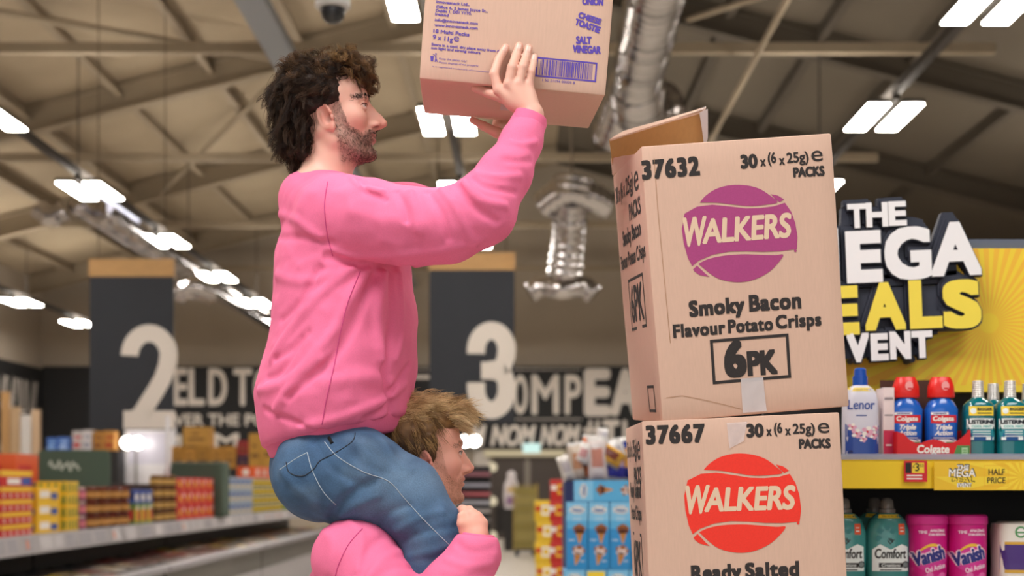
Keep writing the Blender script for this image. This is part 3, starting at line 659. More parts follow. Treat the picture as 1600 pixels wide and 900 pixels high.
def Rm(yaw, pitch, roll=0):
    """local x forward, y away from the camera, z up; pitch lifts the chin"""
    return np.array((Matrix.Rotation(math.radians(yaw), 3, 'Z') @ Matrix.Rotation(math.radians(-pitch), 3, 'Y') @ Matrix.Rotation(math.radians(roll), 3, 'X')))
def culled(f, c, r, p):
    d = np.sqrt(((p-c)**2).sum(1))-r; m = d < .035
    if m.any(): d[m] = f(p[m])
    return d
BZ = lambda x: np.interp(x, [.018, .034, .041, .048, .077, .09], [.035, .02, -.0115, -.041, -.056, -.046])     # upper edge of the beard
ROT45 = np.array(Matrix.Rotation(math.radians(38), 3, 'Z'))
class Head:
    def __init__(s, c, yaw, pitch, k=.96, nose=1.0, roll=0, ear=(-.012, -.004)):
        s.ear = np.array((ear[0], .0765, ear[1]))
        s.c, s.R, s.k, s.nose = np.asarray(c, float), Rm(yaw, pitch, roll), k, nose
    def w(s, p): return s.c+s.k*(np.atleast_2d(p)@s.R.T)
    def l(s, Pt): return (Pt-s.c)@s.R/s.k
    def sdf(s, Pt): return culled(s.sdf0, s.c, .16, Pt)
    def sdf0(s, Pt):
        p = s.l(Pt); p = p.copy(); q = p.copy(); q[:, 1] = np.abs(p[:, 1])
        d = ell(q, (-.014, 0, .037), (.099, .076, .087))
        d = smin(d, ell(q, (.03, 0, .045), (.066, .062, .055)), .03)                    # forehead
        d = smin(d, ell(q, (.036, 0, -.025), (.056, .058, .075)), .025)                 # mid face
        d = smin(d, ell(q, (.055, .036, -.022), (.032, .026, .026)), .02)               # cheek bone
        d = smin(d, chain(q, [((-.008, .055, -.045), .02), ((.012, .05, -.068), .018), ((.06, .024, -.098), .017)], .015), .025)
        d = smin(d, ell(q, (.028, 0, -.068), (.055, .045, .04)), .02)
        d = smin(d, ell(q, (.083, 0, -.1), (.0185, .022, .0165)), .018)                 # chin
        d = smin(d, ell(q, (.079, 0, -.064), (.021, .029, .024)), .014)                 # mouth bulge
        d = smin(d, chain(q, [((.077, .042, .018), .008), ((.089, .024, .023), .0095), ((.0915, 0, .0175), .008)], .01), .012)  # brow ridge
        d = smax(d, -ell(q, (.1, .033, .003), (.02, .018, .0135)), .012)                # socket
        eye = np.array((.0805, .0315, .002))
        lid = np.sqrt(((q-eye)**2).sum(1))-.0142
        d = smin(d, lid, .004)
        d = smax(d, -ell(q-np.array((.0915, .0365, .0018)), (0, 0, 0), (.0105, .0105, .0034), ROT45), .0015)       # opening between the lids
        n = s.nose                                                                    # nose
        d = smin(d, chain(q, [((.088, 0, .017), .0065), ((.1005*1, 0, .000), .0068), ((.113*n+.0, 0, -.02), .0082), ((.1215*n, 0, -.033), .0098)], .006), .009)
        d = smin(d, ell(q, (.092, 0, -.022), (.021, .0125, .034)), .012)
        d = smin(d, ell(q, (.106, .0118, -.037), (.0125, .0085, .0088)), .007)
        d = smin(d, rcone(q, (.1, 0, -.044), (.117, 0, -.041), .005, .005), .006)
        d = smax(d, -ell(q, (.1085, .0125, -.0475), (.0085, .0075, .0078)), .002)
        d = smin(d, ell(q, (.0965, 0, -.0575), (.009, .021, .0065)), .005)              # lips
        d = smin(d, ell(q, (.0945, 0, -.0705), (.0095, .018, .0068)), .005)
        d = smax(d, -ell(q, (.104, 0, -.0642), (.012, .021, .0013)), .002)
        d = smax(d, -ell(q, (.105, 0, -.083), (.011, .022, .006)), .008)                # dip under the lip
        # ear
        a = math.radians(-12); ca, sa = math.cos(a), math.sin(a)
        e = q-s.ear; b = math.radians(24); cb, sb = math.cos(b), math.sin(b)
        ex, ez = e[:, 0]*ca-e[:, 2]*sa, e[:, 0]*sa+e[:, 2]*ca; ey = e[:, 1]
        ex, ey = ex*cb+ey*sb, -ex*sb+ey*cb; u = np.stack([ex, ey, ez], 1)
        ear = ell(u, (-.004, 0, .003), (.0195, .0062, .0305)); ear = smin(ear, ell(u, (.003, .0, -.022), (.0105, .0055, .0115)), .006)
        rim = np.abs(np.sqrt(((u[:, 0]+.004)/.0165)**2+((u[:, 2]-.004)/.0265)**2)-1)*.0175; rimd = np.sqrt(rim**2+(u[:, 1]-.0035)**2)-.0032
        ear = smax(ear, -ell(u, (-.002, .0085, .004), (.0128, .0075, .0215)), .002); ear = smax(ear, -ell(u, (.003, .004, -.004), (.007, .008, .011)), .003)
        rimd = np.where((u[:, 0] > .006) & (u[:, 2] < .004), .02, rimd); ear = smin(ear, rimd, .002)
        ear = smin(ear, rcone(u, (-.012, .003, -.012), (-.009, .0045, .012), .0026, .0026), .003); ear = smin(ear, ell(u, (.0115, .0025, -.006), (.005, .004, .006)), .003)
        d = smin(d, ear, .0035)
        return d*s.k
    def tint(s, V, base, stub, lip):
        p = s.l(V); q = p.copy(); q[:, 1] = np.abs(p[:, 1]); c = np.tile(LB(base), (len(V), 1))
        def mixc(w, col):
            nonlocal c; w = np.clip(w, 0, 1)[:, None]; c = c*(1-w)+LB(col)*w
        g = lambda ctr, r: np.exp(-(((q-np.array(ctr))/np.array(r))**2).sum(1))
        mixc(.45*g((.06, .045, -.03), (.03, .03, .025)), '#d77f72'); mixc(.5*g((.118, 0, -.035), (.015, .02, .015)), '#d67c6c')
        mixc(.55*g((s.ear[0]-.003, .085, s.ear[2]-.001), (.02, .012, .035)), '#dd6f60'); mixc(.85*g(s.ear+np.array((.005, .004, -.004)), (.0065, .008, .0095)), '#7a2f29'); mixc(.35*g((.09, .033, .0), (.012, .02, .012)), '#b07a6c')  # ear hollow darkened: its shade is put into the skin colour
        face = np.linalg.norm(p, axis=1) < .165
        # beard shadow along jaw, chin and upper lip
        jaw = np.clip((BZ(p[:, 0])-q[:, 2])/.012, 0, 1)*np.clip((p[:, 0]-.012)/.012, 0, 1)*np.clip((q[:, 2]+.135)/.02, 0, 1)*np.clip((q[:, 1]-.008)/.012+(q[:, 2] < -.08)+(q[:, 2] > -.056), 0, 1)
        nz = .5+.5*vnoise(V, 420); mixc(stub[1]*jaw*(.55+.6*nz)*face*(.55+.45*np.clip((p[:, 0]-.03)/.04, 0, 1)), stub[0])
        mixc(1.0*g((.1, 0, -.0575), (.012, .019, .0052))+1.0*g((.099, 0, -.0705), (.012, .016, .0052)), lip)
        mixc(1.2*g((.103, 0, -.0642), (.012, .02, .0016)), '#5b1f1e'); mixc(1.1*g((.1085, .0115, -.0425), (.0055, .0045, .0035)), '#401614')  # mouth slit and nostrils darkened, shade mixed into the skin tint
        return c
    def eyes(s, par):
        for sg in (-1, 1):
            b = bmesh.new(); bmesh.ops.create_uvsphere(b, u_segments=20, v_segments=14, radius=.0128)
            V = np.array([v.co[:] for v in b.verts]); b.verts.index_update(); Fc = [[v.index for v in f.verts] for f in b.faces]; b.free()
            ang = np.arccos(np.clip((V/.0128)@np.array([.93, -.27, .24]), -1, 1)); c = np.tile(LB('#c4b4ab'), (len(V), 1)); c[ang < .46] = LB('#3a2a1e'); c[ang < .2] = LB('#0c0a09')
            la = MB(); ctr = np.array((.0805, .0315, .002))
            pts = []
            for t in np.linspace(-1, 1, 9):
                az = math.radians(38+52*t); el_ = math.radians(21*(1-t*t)**.5+1); v = ctr+.0149*np.array((math.cos(az)*math.cos(el_), math.sin(az)*math.cos(el_), math.sin(el_))); v[1] *= sg; pts.append(tuple((s.w(v)[0]-par_loc(par))))
            la.tube(pts, [.0003, .0007, .0009, .001, .001, .001, .0009, .0007, .0003], 6).build('eyelashes', HAIRD, par, True)
            W = s.w(V+np.array((.0805, sg*.0315, .002))); mobj('eye', W-par_loc(par), Fc, EYEW, par, True, attr=c)
def par_loc(o): return np.array(o.location)
def skin_obj(name, f, box, h, fine, loc, tintf, m, parent=None, smooth=True, disp=None):
    (x0, x1), (y0, y1), (z0, z1) = box; h *= HK; V, Q = mesh_sdf(f, axis(x0, x1, h, fine[0]), axis(y0, y1, h, fine[1]), axis(z0, z1, h, fine[2]))
    g, f0 = grad4(f, V); V = V-np.clip(f0, -.004, .004)[:, None]*g
    return V, mobj(name, V-np.asarray(loc), Q, m, parent, smooth, None, loc if parent is None else None, attr=tintf(V) if tintf else None)
def ruddy(c, V, fingers):
    for fg in fingers:
        for q, r, k in ((fg[0], .011, .4), (fg[1], .008, .3), (fg[3], .009, .3)): w = (k*np.exp(-((V-q)**2).sum(1)/r**2))[:, None]; c = c*(1-w)+LB('#d4776c')*w
    return c
def nails(f, fingers, par, loc):
    for fg in fingers:
        a, b = fg[2], fg[3]; d = (b-a)/np.linalg.norm(b-a); ctr = b-d*.001; s = np.cross(d, (0, 1, 0)); s /= np.linalg.norm(s); V = []
        for i in range(5):
            for j in range(5):
                u, v = i/2-1, j/2-1; u *= (1-.3*abs(v)**3); q = ctr+s*u*.0052+d*v*.0062; px = VX+F*q[0]/q[1]; py = VY-F*(q[2]-EYE)/q[1]; V.append(hit(f, px, py, 2.8, 3.1)-np.array([0, .0005, 0])-loc)
        mobj('fingernail', V, [(i*5+j, i*5+j+1, (i+1)*5+j+1, (i+1)*5+j) for i in range(4) for j in range(4)], mat('fingernail', '#e3b6a6', .3), par, True)
def seam(name, f, pix, r, m, par, loc, y0=2.3, n=6, lift=.0):
    pts = catmull(np.array(pix, float), n); Q = [hit(f, a, b, y0)-np.array([0, .0006, 0]) for a, b in pts]; return MB().tube([q-loc for q in Q], r, 6).build(name, m, par, True)
def hand(d, pts_f, rf, know, wrist, thumb, pal):
    """fingers, metacarpals, thumb and palm joined to the field d(p)"""
    def f(p):
        e = None
        for fg, r in zip(pts_f, rf):
            c = chain(p, [(fg[0], r*1.12), (fg[1], r*1.04)]+[(q, r*(.96-.07*i)) for i, q in enumerate(fg[2:])], .003); e = c if e is None else np.minimum(e, c)
        k = None
        for q, r in zip(know, rf):
            c = rcone(p, q, wrist, r*1.2, .019); k = c if k is None else smin(k, c, .008)
        k = smin(k, ell(p, pal[0], pal[1]), .012)
        t = chain(p, [(thumb[0], .016), (thumb[1], .0125), (thumb[2], .0105), (thumb[3], .0082)], .004); k = smin(k, t, .009)
        return smin(k, e, .004)
    ctr = np.mean([q for fg in pts_f for q in fg]+[wrist], axis=0); rad = max(np.linalg.norm(q-ctr) for q in [x for fg in pts_f for x in fg]+[wrist, thumb[3]])+.03
    return lambda p: culled(f, ctr, rad, p)

# ---------------------------------------------------------------- man lifting the carton
YT = 3.13
H1 = Head(P(511, 181, YT), 4, 8, .965, 1.03, ear=(.003, -.024))
SH_R, EL_R, WR_R = P(533, 333, 2.97), P(748, 338, 2.88), P(829, 186, 2.985)
SH_L, EL_L, WR_L = P(540, 333, 3.32), P(742, 345, 3.44), P(806, 214, 3.43)
ex = lambda L: [P(*q) for q in L]
RF = [ex([(779, 141, 2.985), (772, 116, 2.985), (779, 94, 2.996), (790, 75, 3.001)]), ex([(795, 132, 2.978), (800, 106, 2.976), (806, 88, 2.992), (811, 72, 2.999)]),
      ex([(811, 131, 2.978), (817, 105, 2.977), (822, 89, 2.992), (826, 75, 2.999)]), ex([(826, 132, 2.984), (830, 112, 2.983), (833, 100, 2.993), (835, 89, 2.999)])]
hR = hand(None, RF, [.0098, .0100, .0095, .0083], [f[0] for f in RF], P(832, 178, 2.985), [P(812, 168, 3.0), P(788, 153, 3.02), P(763, 145, 3.035), P(742, 138, 3.045)], (P(812, 157, 2.99), (.034, .014, .026)))
LF = [ex([(776, 196, 3.425), (778, 174, 3.43), (782, 150, 3.425), (786, 132, 3.42)]), ex([(790, 194, 3.43), (794, 170, 3.435), (799, 146, 3.428), (803, 128, 3.42)]),
      ex([(804, 196, 3.43), (809, 172, 3.435), (813, 150, 3.428), (816, 134, 3.42)]), ex([(816, 200, 3.425), (820, 180, 3.43), (823, 162, 3.425), (825, 150, 3.42)])]
hL = hand(None, LF, [.0095, .0098, .0094, .0082], [f[0] for f in LF], P(806, 222, 3.425), [P(796, 214, 3.41), P(776, 207, 3.39), P(756, 197, 3.385), P(738, 188, 3.38)], (P(797, 207, 3.42), (.03, .014, .022)))
NK1 = [(P(513, 205, YT), .056), (P(513, 250, YT), .054), (P(505, 306, YT), .056)]
PELV = P(500, 735, YT)
def body1(p):
    d = H1.sdf(p); n = chain(p, NK1, .02); d = smin(d, n, .02)
    d = smin(d, chain(p, [(P(492, 320, YT), .07), (P(520, 400, YT), .095), (P(530, 560, YT), .09), (P(505, 725, YT), .095)], .03, .62), .04)
    d = smin(d, chain(p, [(P(505, 325, YT), .05), (SH_R, .05), ((SH_R+EL_R)/2, .045), (EL_R, .036), ((EL_R*.6+WR_R*.4), .037), (P(832, 180, 2.985), .0225)], .02), .03)
    d = smin(d, chain(p, [(P(505, 325, YT), .05), (SH_L, .05), ((SH_L+EL_L)/2, .045), (EL_L, .036), ((EL_L*.6+WR_L*.4), .037), (P(806, 222, 3.425), .0225)], .02), .03)
    for Y, K in ((2.98, KN1), (3.30, KN2)):
        d = smin(d, chain(p, [(P(500, 738, Y*.5+YT*.5), .075), (P(610, 768, Y), .062), (K[0], .045), (K[1], .045), (K[2], .032), (K[3], .03), (K[4], .02)], .02), .03)
    d = smin(d, hR(p), .008); d = smin(d, hL(p), .008); return d
KN1 = [P(682, 838, 2.955), P(668, 930, 2.95), P(640, 1090, 2.95), P(634, 1125, 2.95), P(690, 1160, 2.95)]
KN2 = [P(684, 838, 3.31), P(670, 930, 3.32), P(640, 1090, 3.32), P(634, 1125, 3.32), P(690, 1160, 3.32)]
HZ = lambda py, Y=YT: EYE+(VY-py)*Y/F
L1 = np.array([P(505, 790, YT)[0], YT, P(505, 812, YT)[2]])
fx1 = [(P(420, 0, 3.0)[0], P(622, 0, 3.0)[0], .0028), (P(725, 0, 3)[0], P(865, 0, 3)[0], .0026)]; fz1 = [(P(0, 285, 3.1)[2], P(0, 60, 3.1)[2], .0028)]
V1, man1 = skin_obj('person', body1, ((P(405, 0, YT)[0], .12), (2.8, 3.55), (.98, 2.62)), .0062, (fx1, [(2.96, 3.23, .0030), (3.36, 3.45, .0032)], fz1), L1,
                    lambda V: ruddy(H1.tint(V, '#e0b09c', ('#3a2920', .9), '#a4514c'), V, RF), SKIN)
tag(man1, 'dark-haired man in a pink sweatshirt and blue jeans lifting a carton overhead', 'person')
H1.eyes(man1); nails(hR, RF, man1, L1)

def folds(base, items, k=1.0, kw=1.0):
    """(pixels, depth hint, amplitude, width) creases traced on the visible side"""
    L = []
    for pix, amp, wd in items:
        L.append((np.array([hit(base, a, b) for a, b in catmull(np.array(pix, float), 3)]), amp*k, wd*kw))
    def f(p):
        d = base(p); near = np.abs(d) < .05
        if not near.any(): return d
        q = p[near]; e = np.zeros(len(q))
        for pts, amp, wd in L:
            lo, hi = pts.min(0)-2.5*wd, pts.max(0)+2.5*wd; m = ((q > lo) & (q < hi)).all(1)
            if m.any(): e[m] -= amp*np.exp(-(polydist(q[m], pts)/wd)**2)
        d = d.copy(); d[near] += e; return d
    return f
def tor1(p):
    sec = [(479, 309, 41), (514, 342, 74), (536, 420, 103), (539, 500, 109), (534, 570, 114), (522, 630, 118), (517, 668, 108)]
    d = chain(p, [(P(a, b, YT), r*YT/F) for a, b, r in sec], .02, .70)
    d = smin(d, smax(rcone(p, P(519, 240, YT), P(506, 308, YT), .0615, .078), plane(p, P(505, 279, 3.05), (.13, 0, 1)), .004), .016)
    d = smin(d, chain(p, [(P(490, 312, 3.08), .034), (SH_R+np.array([-.02, 0, .0]), .075)], .02), .04)
    d = smin(d, chain(p, [(P(490, 312, 3.2), .034), (SH_L, .075)], .02), .04)
    return d
def slv1(p, S=SH_R, E=EL_R, W=WR_R):
    if S is SH_R: pts = [(P(534, 336, 2.99), .086), (P(580, 345, 2.94), .083), (P(640, 355, 2.91), .078), (P(700, 352, 2.88), .074), (P(752, 328, 2.87), .069), (P(790, 270, 2.9), .053), (P(815, 222, 2.94), .041), (P(827, 192, 2.975), .0365)]
    else: pts = [(S, .085), (S*.5+E*.5, .075), (E, .068), (E*.5+W*.5, .05), (W+np.array([0, 0, -.02]), .036)]
    return chain(p, pts, .02)
HEMA, HEMB = P(428, 700, YT), P(622, 656, YT); HN = np.cross(HEMB-HEMA, (0, 1, 0)); HN = HN/np.linalg.norm(HN); HN = HN if HN[2] < 0 else -HN
CUFN = (P(836, 160, 2.98)-P(822, 200, 2.98)); CUFN /= np.linalg.norm(CUFN); CUFO = P(828, 181, 2.975)
NECKP, NECKN = P(498, 268, YT), np.array([-.12, 0, 1.0])
def sw1_raw(p):
    d = smin(tor1(p), slv1(p), .022); d = smin(d, slv1(p, SH_L, EL_L, WR_L), .022)
    d = smax(d, plane(p, (HEMA+HEMB)/2, HN), .012)
    s = plane(p, CUFO, CUFN); d = np.where(p[:, 0] > P(765, 0, 3)[0], smax(d, s, .006), d) if True else d
    return d
sw1b = lambda p: sw1_raw(p)+.0022*vnoise(p, 14)+.0018*vnoise(p+3, 32)+.0006*vnoise(p+5, 75)
SW1 = folds(sw1b, [
    ([(640, 418), (560, 412), (512, 400)], -.010, .010), ([(575, 420), (545, 470), (520, 520), (470, 580), (430, 640)], .0055, .012), ([(600, 425), (590, 500), (598, 560)], .0065, .014), ([(585, 430), (555, 500), (520, 560), (450, 620)], -.0045, .010),
    ([(560, 412), (500, 460), (450, 520), (425, 560)], .0045, .012), ([(610, 430), (612, 500), (600, 580), (612, 640)], -.006, .012), ([(632, 600), (600, 625), (540, 650), (470, 668)], .005, .011), ([(640, 570), (610, 610), (600, 640), (570, 655)], -.005, .009),
    ([(412, 640), (450, 655), (500, 672), (560, 668)], -.0045, .008), ([(405, 610), (440, 600), (500, 560)], .004, .012), ([(436, 372), (470, 372), (520, 380)], -.003, .010), ([(438, 335), (465, 345), (500, 372)], .0035, .012), ([(432, 430), (470, 440), (520, 430)], .0028, .014),
    ([(430, 560), (455, 545), (480, 520)], -.004, .010), ([(640, 300), (650, 330), (655, 360)], .0045, .010), ([(668, 300), (690, 335), (700, 372)], -.0045, .009), ([(690, 296), (715, 330), (740, 385)], .0055, .009), ([(715, 290), (735, 320), (775, 345)], -.0055, .009),
    ([(725, 285), (752, 312), (790, 322)], .006, .009), ([(735, 278), (760, 292), (805, 300)], -.005, .008), ([(742, 268), (770, 276), (812, 276)], .004, .009), ([(620, 300), (632, 325), (636, 345)], -.004, .008), ([(560, 280), (575, 300), (602, 312)], -.005, .008), ([(548, 276), (566, 292), (596, 300)], .005, .008),
    ([(530, 400), (600, 400), (690, 392), (750, 375)], .003, .012), ([(790, 250), (812, 252), (830, 250)], -.003, .008), ([(798, 222), (815, 226), (838, 222)], .0035, .008), ([(550, 330), (600, 345), (660, 350)], .002, .02), ([(510, 600), (560, 590), (620, 600)], .003, .02), ([(418, 590), (440, 580), (470, 530)], -.004, .009), ([(500, 420), (470, 470), (440, 500)], -.003, .010), ([(625, 430), (628, 520), (618, 560)], .005, .010), ([(480, 690), (540, 680), (600, 662)], -.003, .008)], 1.9, .8)
VS1, sw1 = skin_obj('sweatshirt', lambda p: SW1(p), ((P(395, 0, YT)[0], .14), (2.74, 3.62), (P(0, 712, YT)[2], P(0, 168, YT)[2])), .0052, ([], [], []), L1, None, PINK, man1)
# ribbed collar, cuffs and waist band
def ring_between(f, o, n, t0, t1, off, k=.003): return lambda p: smax(smax(f(p)-off, plane(p, o, n)-t1, k), -(plane(p, o, n)-t0), k)
neckf = lambda p: chain(p, [(P(519, 240, YT), .0635), (P(506, 308, YT), .080)], .01)
coll = ring_between(neckf, P(505, 279, 3.05), (.13, 0, 1), -.02, .007, .0025)
skin_obj('collar', coll, ((-.62, -.32), (2.98, 3.28), (2.15, 2.36)), .004, ([], [], []), L1, None, RIB, man1)[1].parent = sw1
band = ring_between(lambda p: tor1(p), (HEMA+HEMB)/2, HN, -.012, .028, -.006, .004)
skin_obj('waistband', band, ((-.62, -.2), (2.8, 3.45), (1.58, 1.8)), .005, ([], [], []), L1, None, RIB, man1)[1].parent = sw1
for S in ((CUFO, CUFN, lambda p: rcone(p, P(818, 215, 2.945), P(834, 168, 2.985), .037, .034), P(828, 190, 2.97)), (WR_L+np.array([0, 0, -.012]), (WR_L-EL_L)/np.linalg.norm(WR_L-EL_L), lambda p: rcone(p, EL_L, WR_L, .04, .034), WR_L)):
    c0 = S[3]; skin_obj('cuff', ring_between(S[2], S[0], S[1], -.05, .004, .0), ((c0[0]-.1, c0[0]+.1), (c0[1]-.1, c0[1]+.1), (c0[2]-.12, c0[2]+.1)), .0035, ([], [], []), L1, None, RIB, man1)[1].parent = sw1
seam('seam', SW1, [(563, 424), (548, 460), (540, 485), (531, 525), (523, 567), (510, 625), (501, 676)], .0011, SEAMP, sw1, L1)
seam('seam', SW1, [(512, 284), (507, 320), (511, 365), (520, 400)], .0011, SEAMP, sw1, L1)
# jeans
def jn1_raw(p):
    d = chain(p, [(P(519, 690, YT), 93*YT/F), (P(505, 735, YT), 82*YT/F)], .02, .66)
    for Y, K in ((2.985, KN1), (3.285, KN2)):
        t = chain(p, [(P(499, 740, Y), .1), (P(556, 745, Y-.01*(1 if Y < 3.1 else -1)), .104), (P(628, 778, Y), .088), (K[0], .0655), (K[1], .066), (K[2], .056), (K[2]+np.array([0, 0, -.02]), .055)], .02); d = smin(d, t, .02)
    return smax(d, -plane(p, (HEMA+HEMB)/2+HN*-.03, HN), .004)
jn1b = lambda p: jn1_raw(p)+.0014*vnoise(p, 20)+.0009*vnoise(p+7, 48)
JN1 = folds(jn1b, [([(516, 812), (530, 790), (555, 768), (585, 752)], -.009, .008), ([(535, 806), (560, 788), (590, 775)], .004, .008), ([(490, 690), (520, 735), (560, 755)], -.003, .008), ([(560, 700), (575, 725), (600, 740)], -.003, .009), ([(600, 690), (620, 720), (640, 735)], .003, .009),
    ([(620, 830), (650, 812), (690, 800)], .0045, .008), ([(630, 845), (660, 832), (712, 822)], -.004, .008), ([(640, 870), (680, 860), (718, 846)], .004, .008), ([(440, 735), (460, 760), (490, 785)], .003, .01), ([(590, 820), (610, 800), (640, 790)], -.003, .008), ([(545, 690), (548, 720), (570, 740)], .003, .01)], 1.35)
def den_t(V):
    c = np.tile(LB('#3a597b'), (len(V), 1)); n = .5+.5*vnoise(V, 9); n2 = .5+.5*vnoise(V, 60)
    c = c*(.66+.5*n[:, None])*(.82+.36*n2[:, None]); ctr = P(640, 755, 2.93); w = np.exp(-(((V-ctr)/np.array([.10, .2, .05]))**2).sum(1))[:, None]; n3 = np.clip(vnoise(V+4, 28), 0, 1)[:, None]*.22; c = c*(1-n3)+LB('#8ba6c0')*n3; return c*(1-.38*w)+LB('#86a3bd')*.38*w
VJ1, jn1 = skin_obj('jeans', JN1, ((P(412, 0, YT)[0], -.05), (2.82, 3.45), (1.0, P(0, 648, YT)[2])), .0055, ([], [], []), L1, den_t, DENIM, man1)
seam('seam', JN1, [(507, 690), (527, 713), (567, 737), (607, 752), (633, 780), (667, 817), (713, 862)], .0008, THREAD, jn1, L1)
pk = MB()
for pix in ([(437, 734), (460, 718), (480, 707)], [(480, 707), (488, 735), (505, 768), (525, 789)]):
    pts = catmull(np.array(pix, float), 6); pk.tube([hit(JN1, a, b)-L1 for a, b in pts], .0009, 6)
pk.build('pocket_seam', THREAD, jn1, True)
seam('cord', JN1, [(555, 676), (550, 690), (523, 708), (500, 720), (490, 733), (472, 744), (452, 738), (447, 722)], .0010, CORD, jn1, L1)
for px in (519,):
    MB().tube([hit(JN1, 514, 684)-L1, hit(JN1, 519, 693)-L1], .004, 6).build('belt_loop', DENIM, jn1)
# trainers hanging out of the picture
for K in (KN1, KN2):
    a = K[3]-L1; b = MB()
    R = [(-.10, .032, .05), (-.09, .04, .07), (-.04, .042, .085), (.02, .043, .07), (.09, .047, .05), (.14, .04, .04), (.165, .02, .02)]
    b.loft([[(a[0]+.06+x, a[1]+w*math.cos(t), a[2]-.075+max(-.02, h*.5*math.sin(t)+h*.4)) for t in np.linspace(0, 2*math.pi, 16, endpoint=False)] for x, w, h in R]); b.build('trainer', SHOE, man1, True)

# ---------------------------------------------------------------- man underneath
Y2 = 3.14
H2 = Head(P(655, 714, Y2), 20, 4, .965, 1.0, ear=(-.007, -.015))
SR2, ER2, WR2 = P(572, 868, 2.93), P(655, 985, 2.86), P(745, 838, 2.885)
SL2, EL2, WL2 = P(575, 868, 3.36), P(660, 985, 3.43), P(747, 838, 3.40)
RF2 = [ex([(728, 806, 2.895), (724, 797, 2.93), (722, 796, 2.965), (716, 800, 2.99)]), ex([(736, 803, 2.89), (733, 798, 2.93), (730, 800, 2.97), (724, 806, 3.0)]), ex([(745, 808, 2.888), (744, 806, 2.93), (740, 810, 2.97), (732, 818, 3.0)]), ex([(754, 818, 2.888), (753, 818, 2.925), (748, 822, 2.955), (740, 828, 2.985)])]
hR2 = hand(None, RF2, [.0098, .0102, .0098, .0085], [f[0] for f in RF2], WR2, [P(738, 838, 2.89), P(727, 830, 2.885), P(722, 818, 2.88), P(721, 806, 2.882)], (P(741, 822, 2.887), (.024, .015, .024)))
LF2 = [[np.array([q[0]-.06, 6.285-q[1], q[2]-.01]) for q in f] for f in RF2]; WL2 = WL2-np.array([.06, 0, .01])
hL2 = hand(None, LF2, [.0098, .0102, .0098, .0085], [f[0] for f in LF2], WL2, [np.array([q[0]-.06, 6.285-q[1], q[2]-.01]) for q in (P(738, 838, 2.89), P(727, 830, 2.885), P(722, 818, 2.88), P(721, 806, 2.882))], (P(741, 822, 3.39)-np.array([.06, 0, .01]), (.024, .015, .024)))
HIP2 = P(560, 1180, Y2)
FT = [np.array([HIP2[0]+.03, Y, z]) for Y in (3.03, 3.25) for z in (HIP2[2]-.05, .5, .09)]
def body2(p):
    d = H2.sdf(p); d = smin(d, chain(p, [(P(645, 740, Y2), .06), (P(628, 790, Y2), .06), (P(600, 850, Y2), .075)], .02), .02)
    d = smin(d, chain(p, [(P(600, 860, Y2), .085), (P(585, 980, Y2), .1), (HIP2, .095)], .03, .62), .04)
    for S, E, W in ((SR2, ER2, WR2), (SL2, EL2, WL2)): d = smin(d, chain(p, [(P(600, 860, Y2), .05), (S, .05), (E, .038), (E*.5+W*.5, .036), (W, .023)], .02), .03)
    for i in (0, 3): d = smin(d, chain(p, [(FT[i]+np.array([-.02, 0, .05]), .08), (FT[i+1], .055), (FT[i+2], .035), (FT[i+2]+np.array([.12, 0, -.04]), .028)], .02), .03)
    d = smin(d, hR2(p), .008); return smin(d, hL2(p), .008)
L2 = np.array([HIP2[0]+.03, Y2, 0.0])
V2, man2 = skin_obj('person', body2, ((P(455, 0, Y2)[0], .02), (2.74, 3.56), (.02, 1.81)), .0075, ([(P(640, 0, 3)[0], P(770, 0, 3)[0], .0028)], [(2.86, 2.93, .003), (3.02, 3.23, .003)], [(P(0, 845, 3)[2], P(0, 625, 3)[2], .0028)]), L2,
                    lambda V: ruddy(H2.tint(V, '#e8aa96', ('#8a5a3c', .5), '#c26a64'), V, RF2), SKIN)
tag(man2, 'blond man in a pink sweatshirt carrying the dark-haired man on his shoulders', 'person')
H2.eyes(man2)
def sw2_raw(p):
    d = chain(p, [(P(590, 862, Y2), .085), (P(577, 930, Y2), .133), (P(572, 1100, Y2), .13), (P(570, 1190, Y2), .12)], .03, .66)
    for pts in ([(P(600, 845, 3.05), .06), (P(555, 874, 2.95), .087), (P(600, 930, 2.88), .075), (P(655, 985, 2.855), .07), (P(712, 920, 2.86), .066), (P(742, 866, 2.875), .050), (P(746, 842, 2.885), .040)], [(P(600, 845, 3.2), .06), (SL2, .085), (EL2, .07), (EL2*.5+WL2*.5, .062), (WL2, .04)]):
        d = smin(d, chain(p, pts, .02), .03)
    d = smax(d, -plane(p, P(0, 1200, Y2), (0, 0, 1)), .01); c = P(744, 836, 2.885)
    return np.where(p[:, 0] > P(690, 0, 3)[0], smax(d, plane(p, c, (.12, 0, 1)), .005), d)
sw2b = lambda p: sw2_raw(p)+.0016*vnoise(p+2, 16)+.001*vnoise(p+9, 36)
SW2 = folds(sw2b, [([(545, 815), (565, 840), (560, 890)], .005, .01), ([(600, 838), (575, 860), (565, 895)], -.005, .01), ([(630, 862), (600, 872), (575, 900)], .006, .01), ([(505, 830), (520, 850), (515, 890)], .004, .012), ([(645, 888), (615, 886), (590, 905)], -.005, .009),
    ([(715, 850), (735, 862), (770, 858)], -.004, .008), ([(700, 875), (730, 885), (768, 880)], .005, .008), ([(690, 900), (720, 905), (760, 897)], -.004, .008)])
VS2, sw2 = skin_obj('sweatshirt', SW2, ((P(455, 0, Y2)[0], .03), (2.7, 3.6), (.9, P(0, 790, Y2)[2])), .0058, ([], [], []), L2, None, PINK, man2)
cf = ring_between(lambda p: rcone(p, P(742, 866, 2.875), P(747, 838, 2.885), .041, .0345), P(744, 838, 2.885), (.12, 0, 1), -.03, .006, 0)
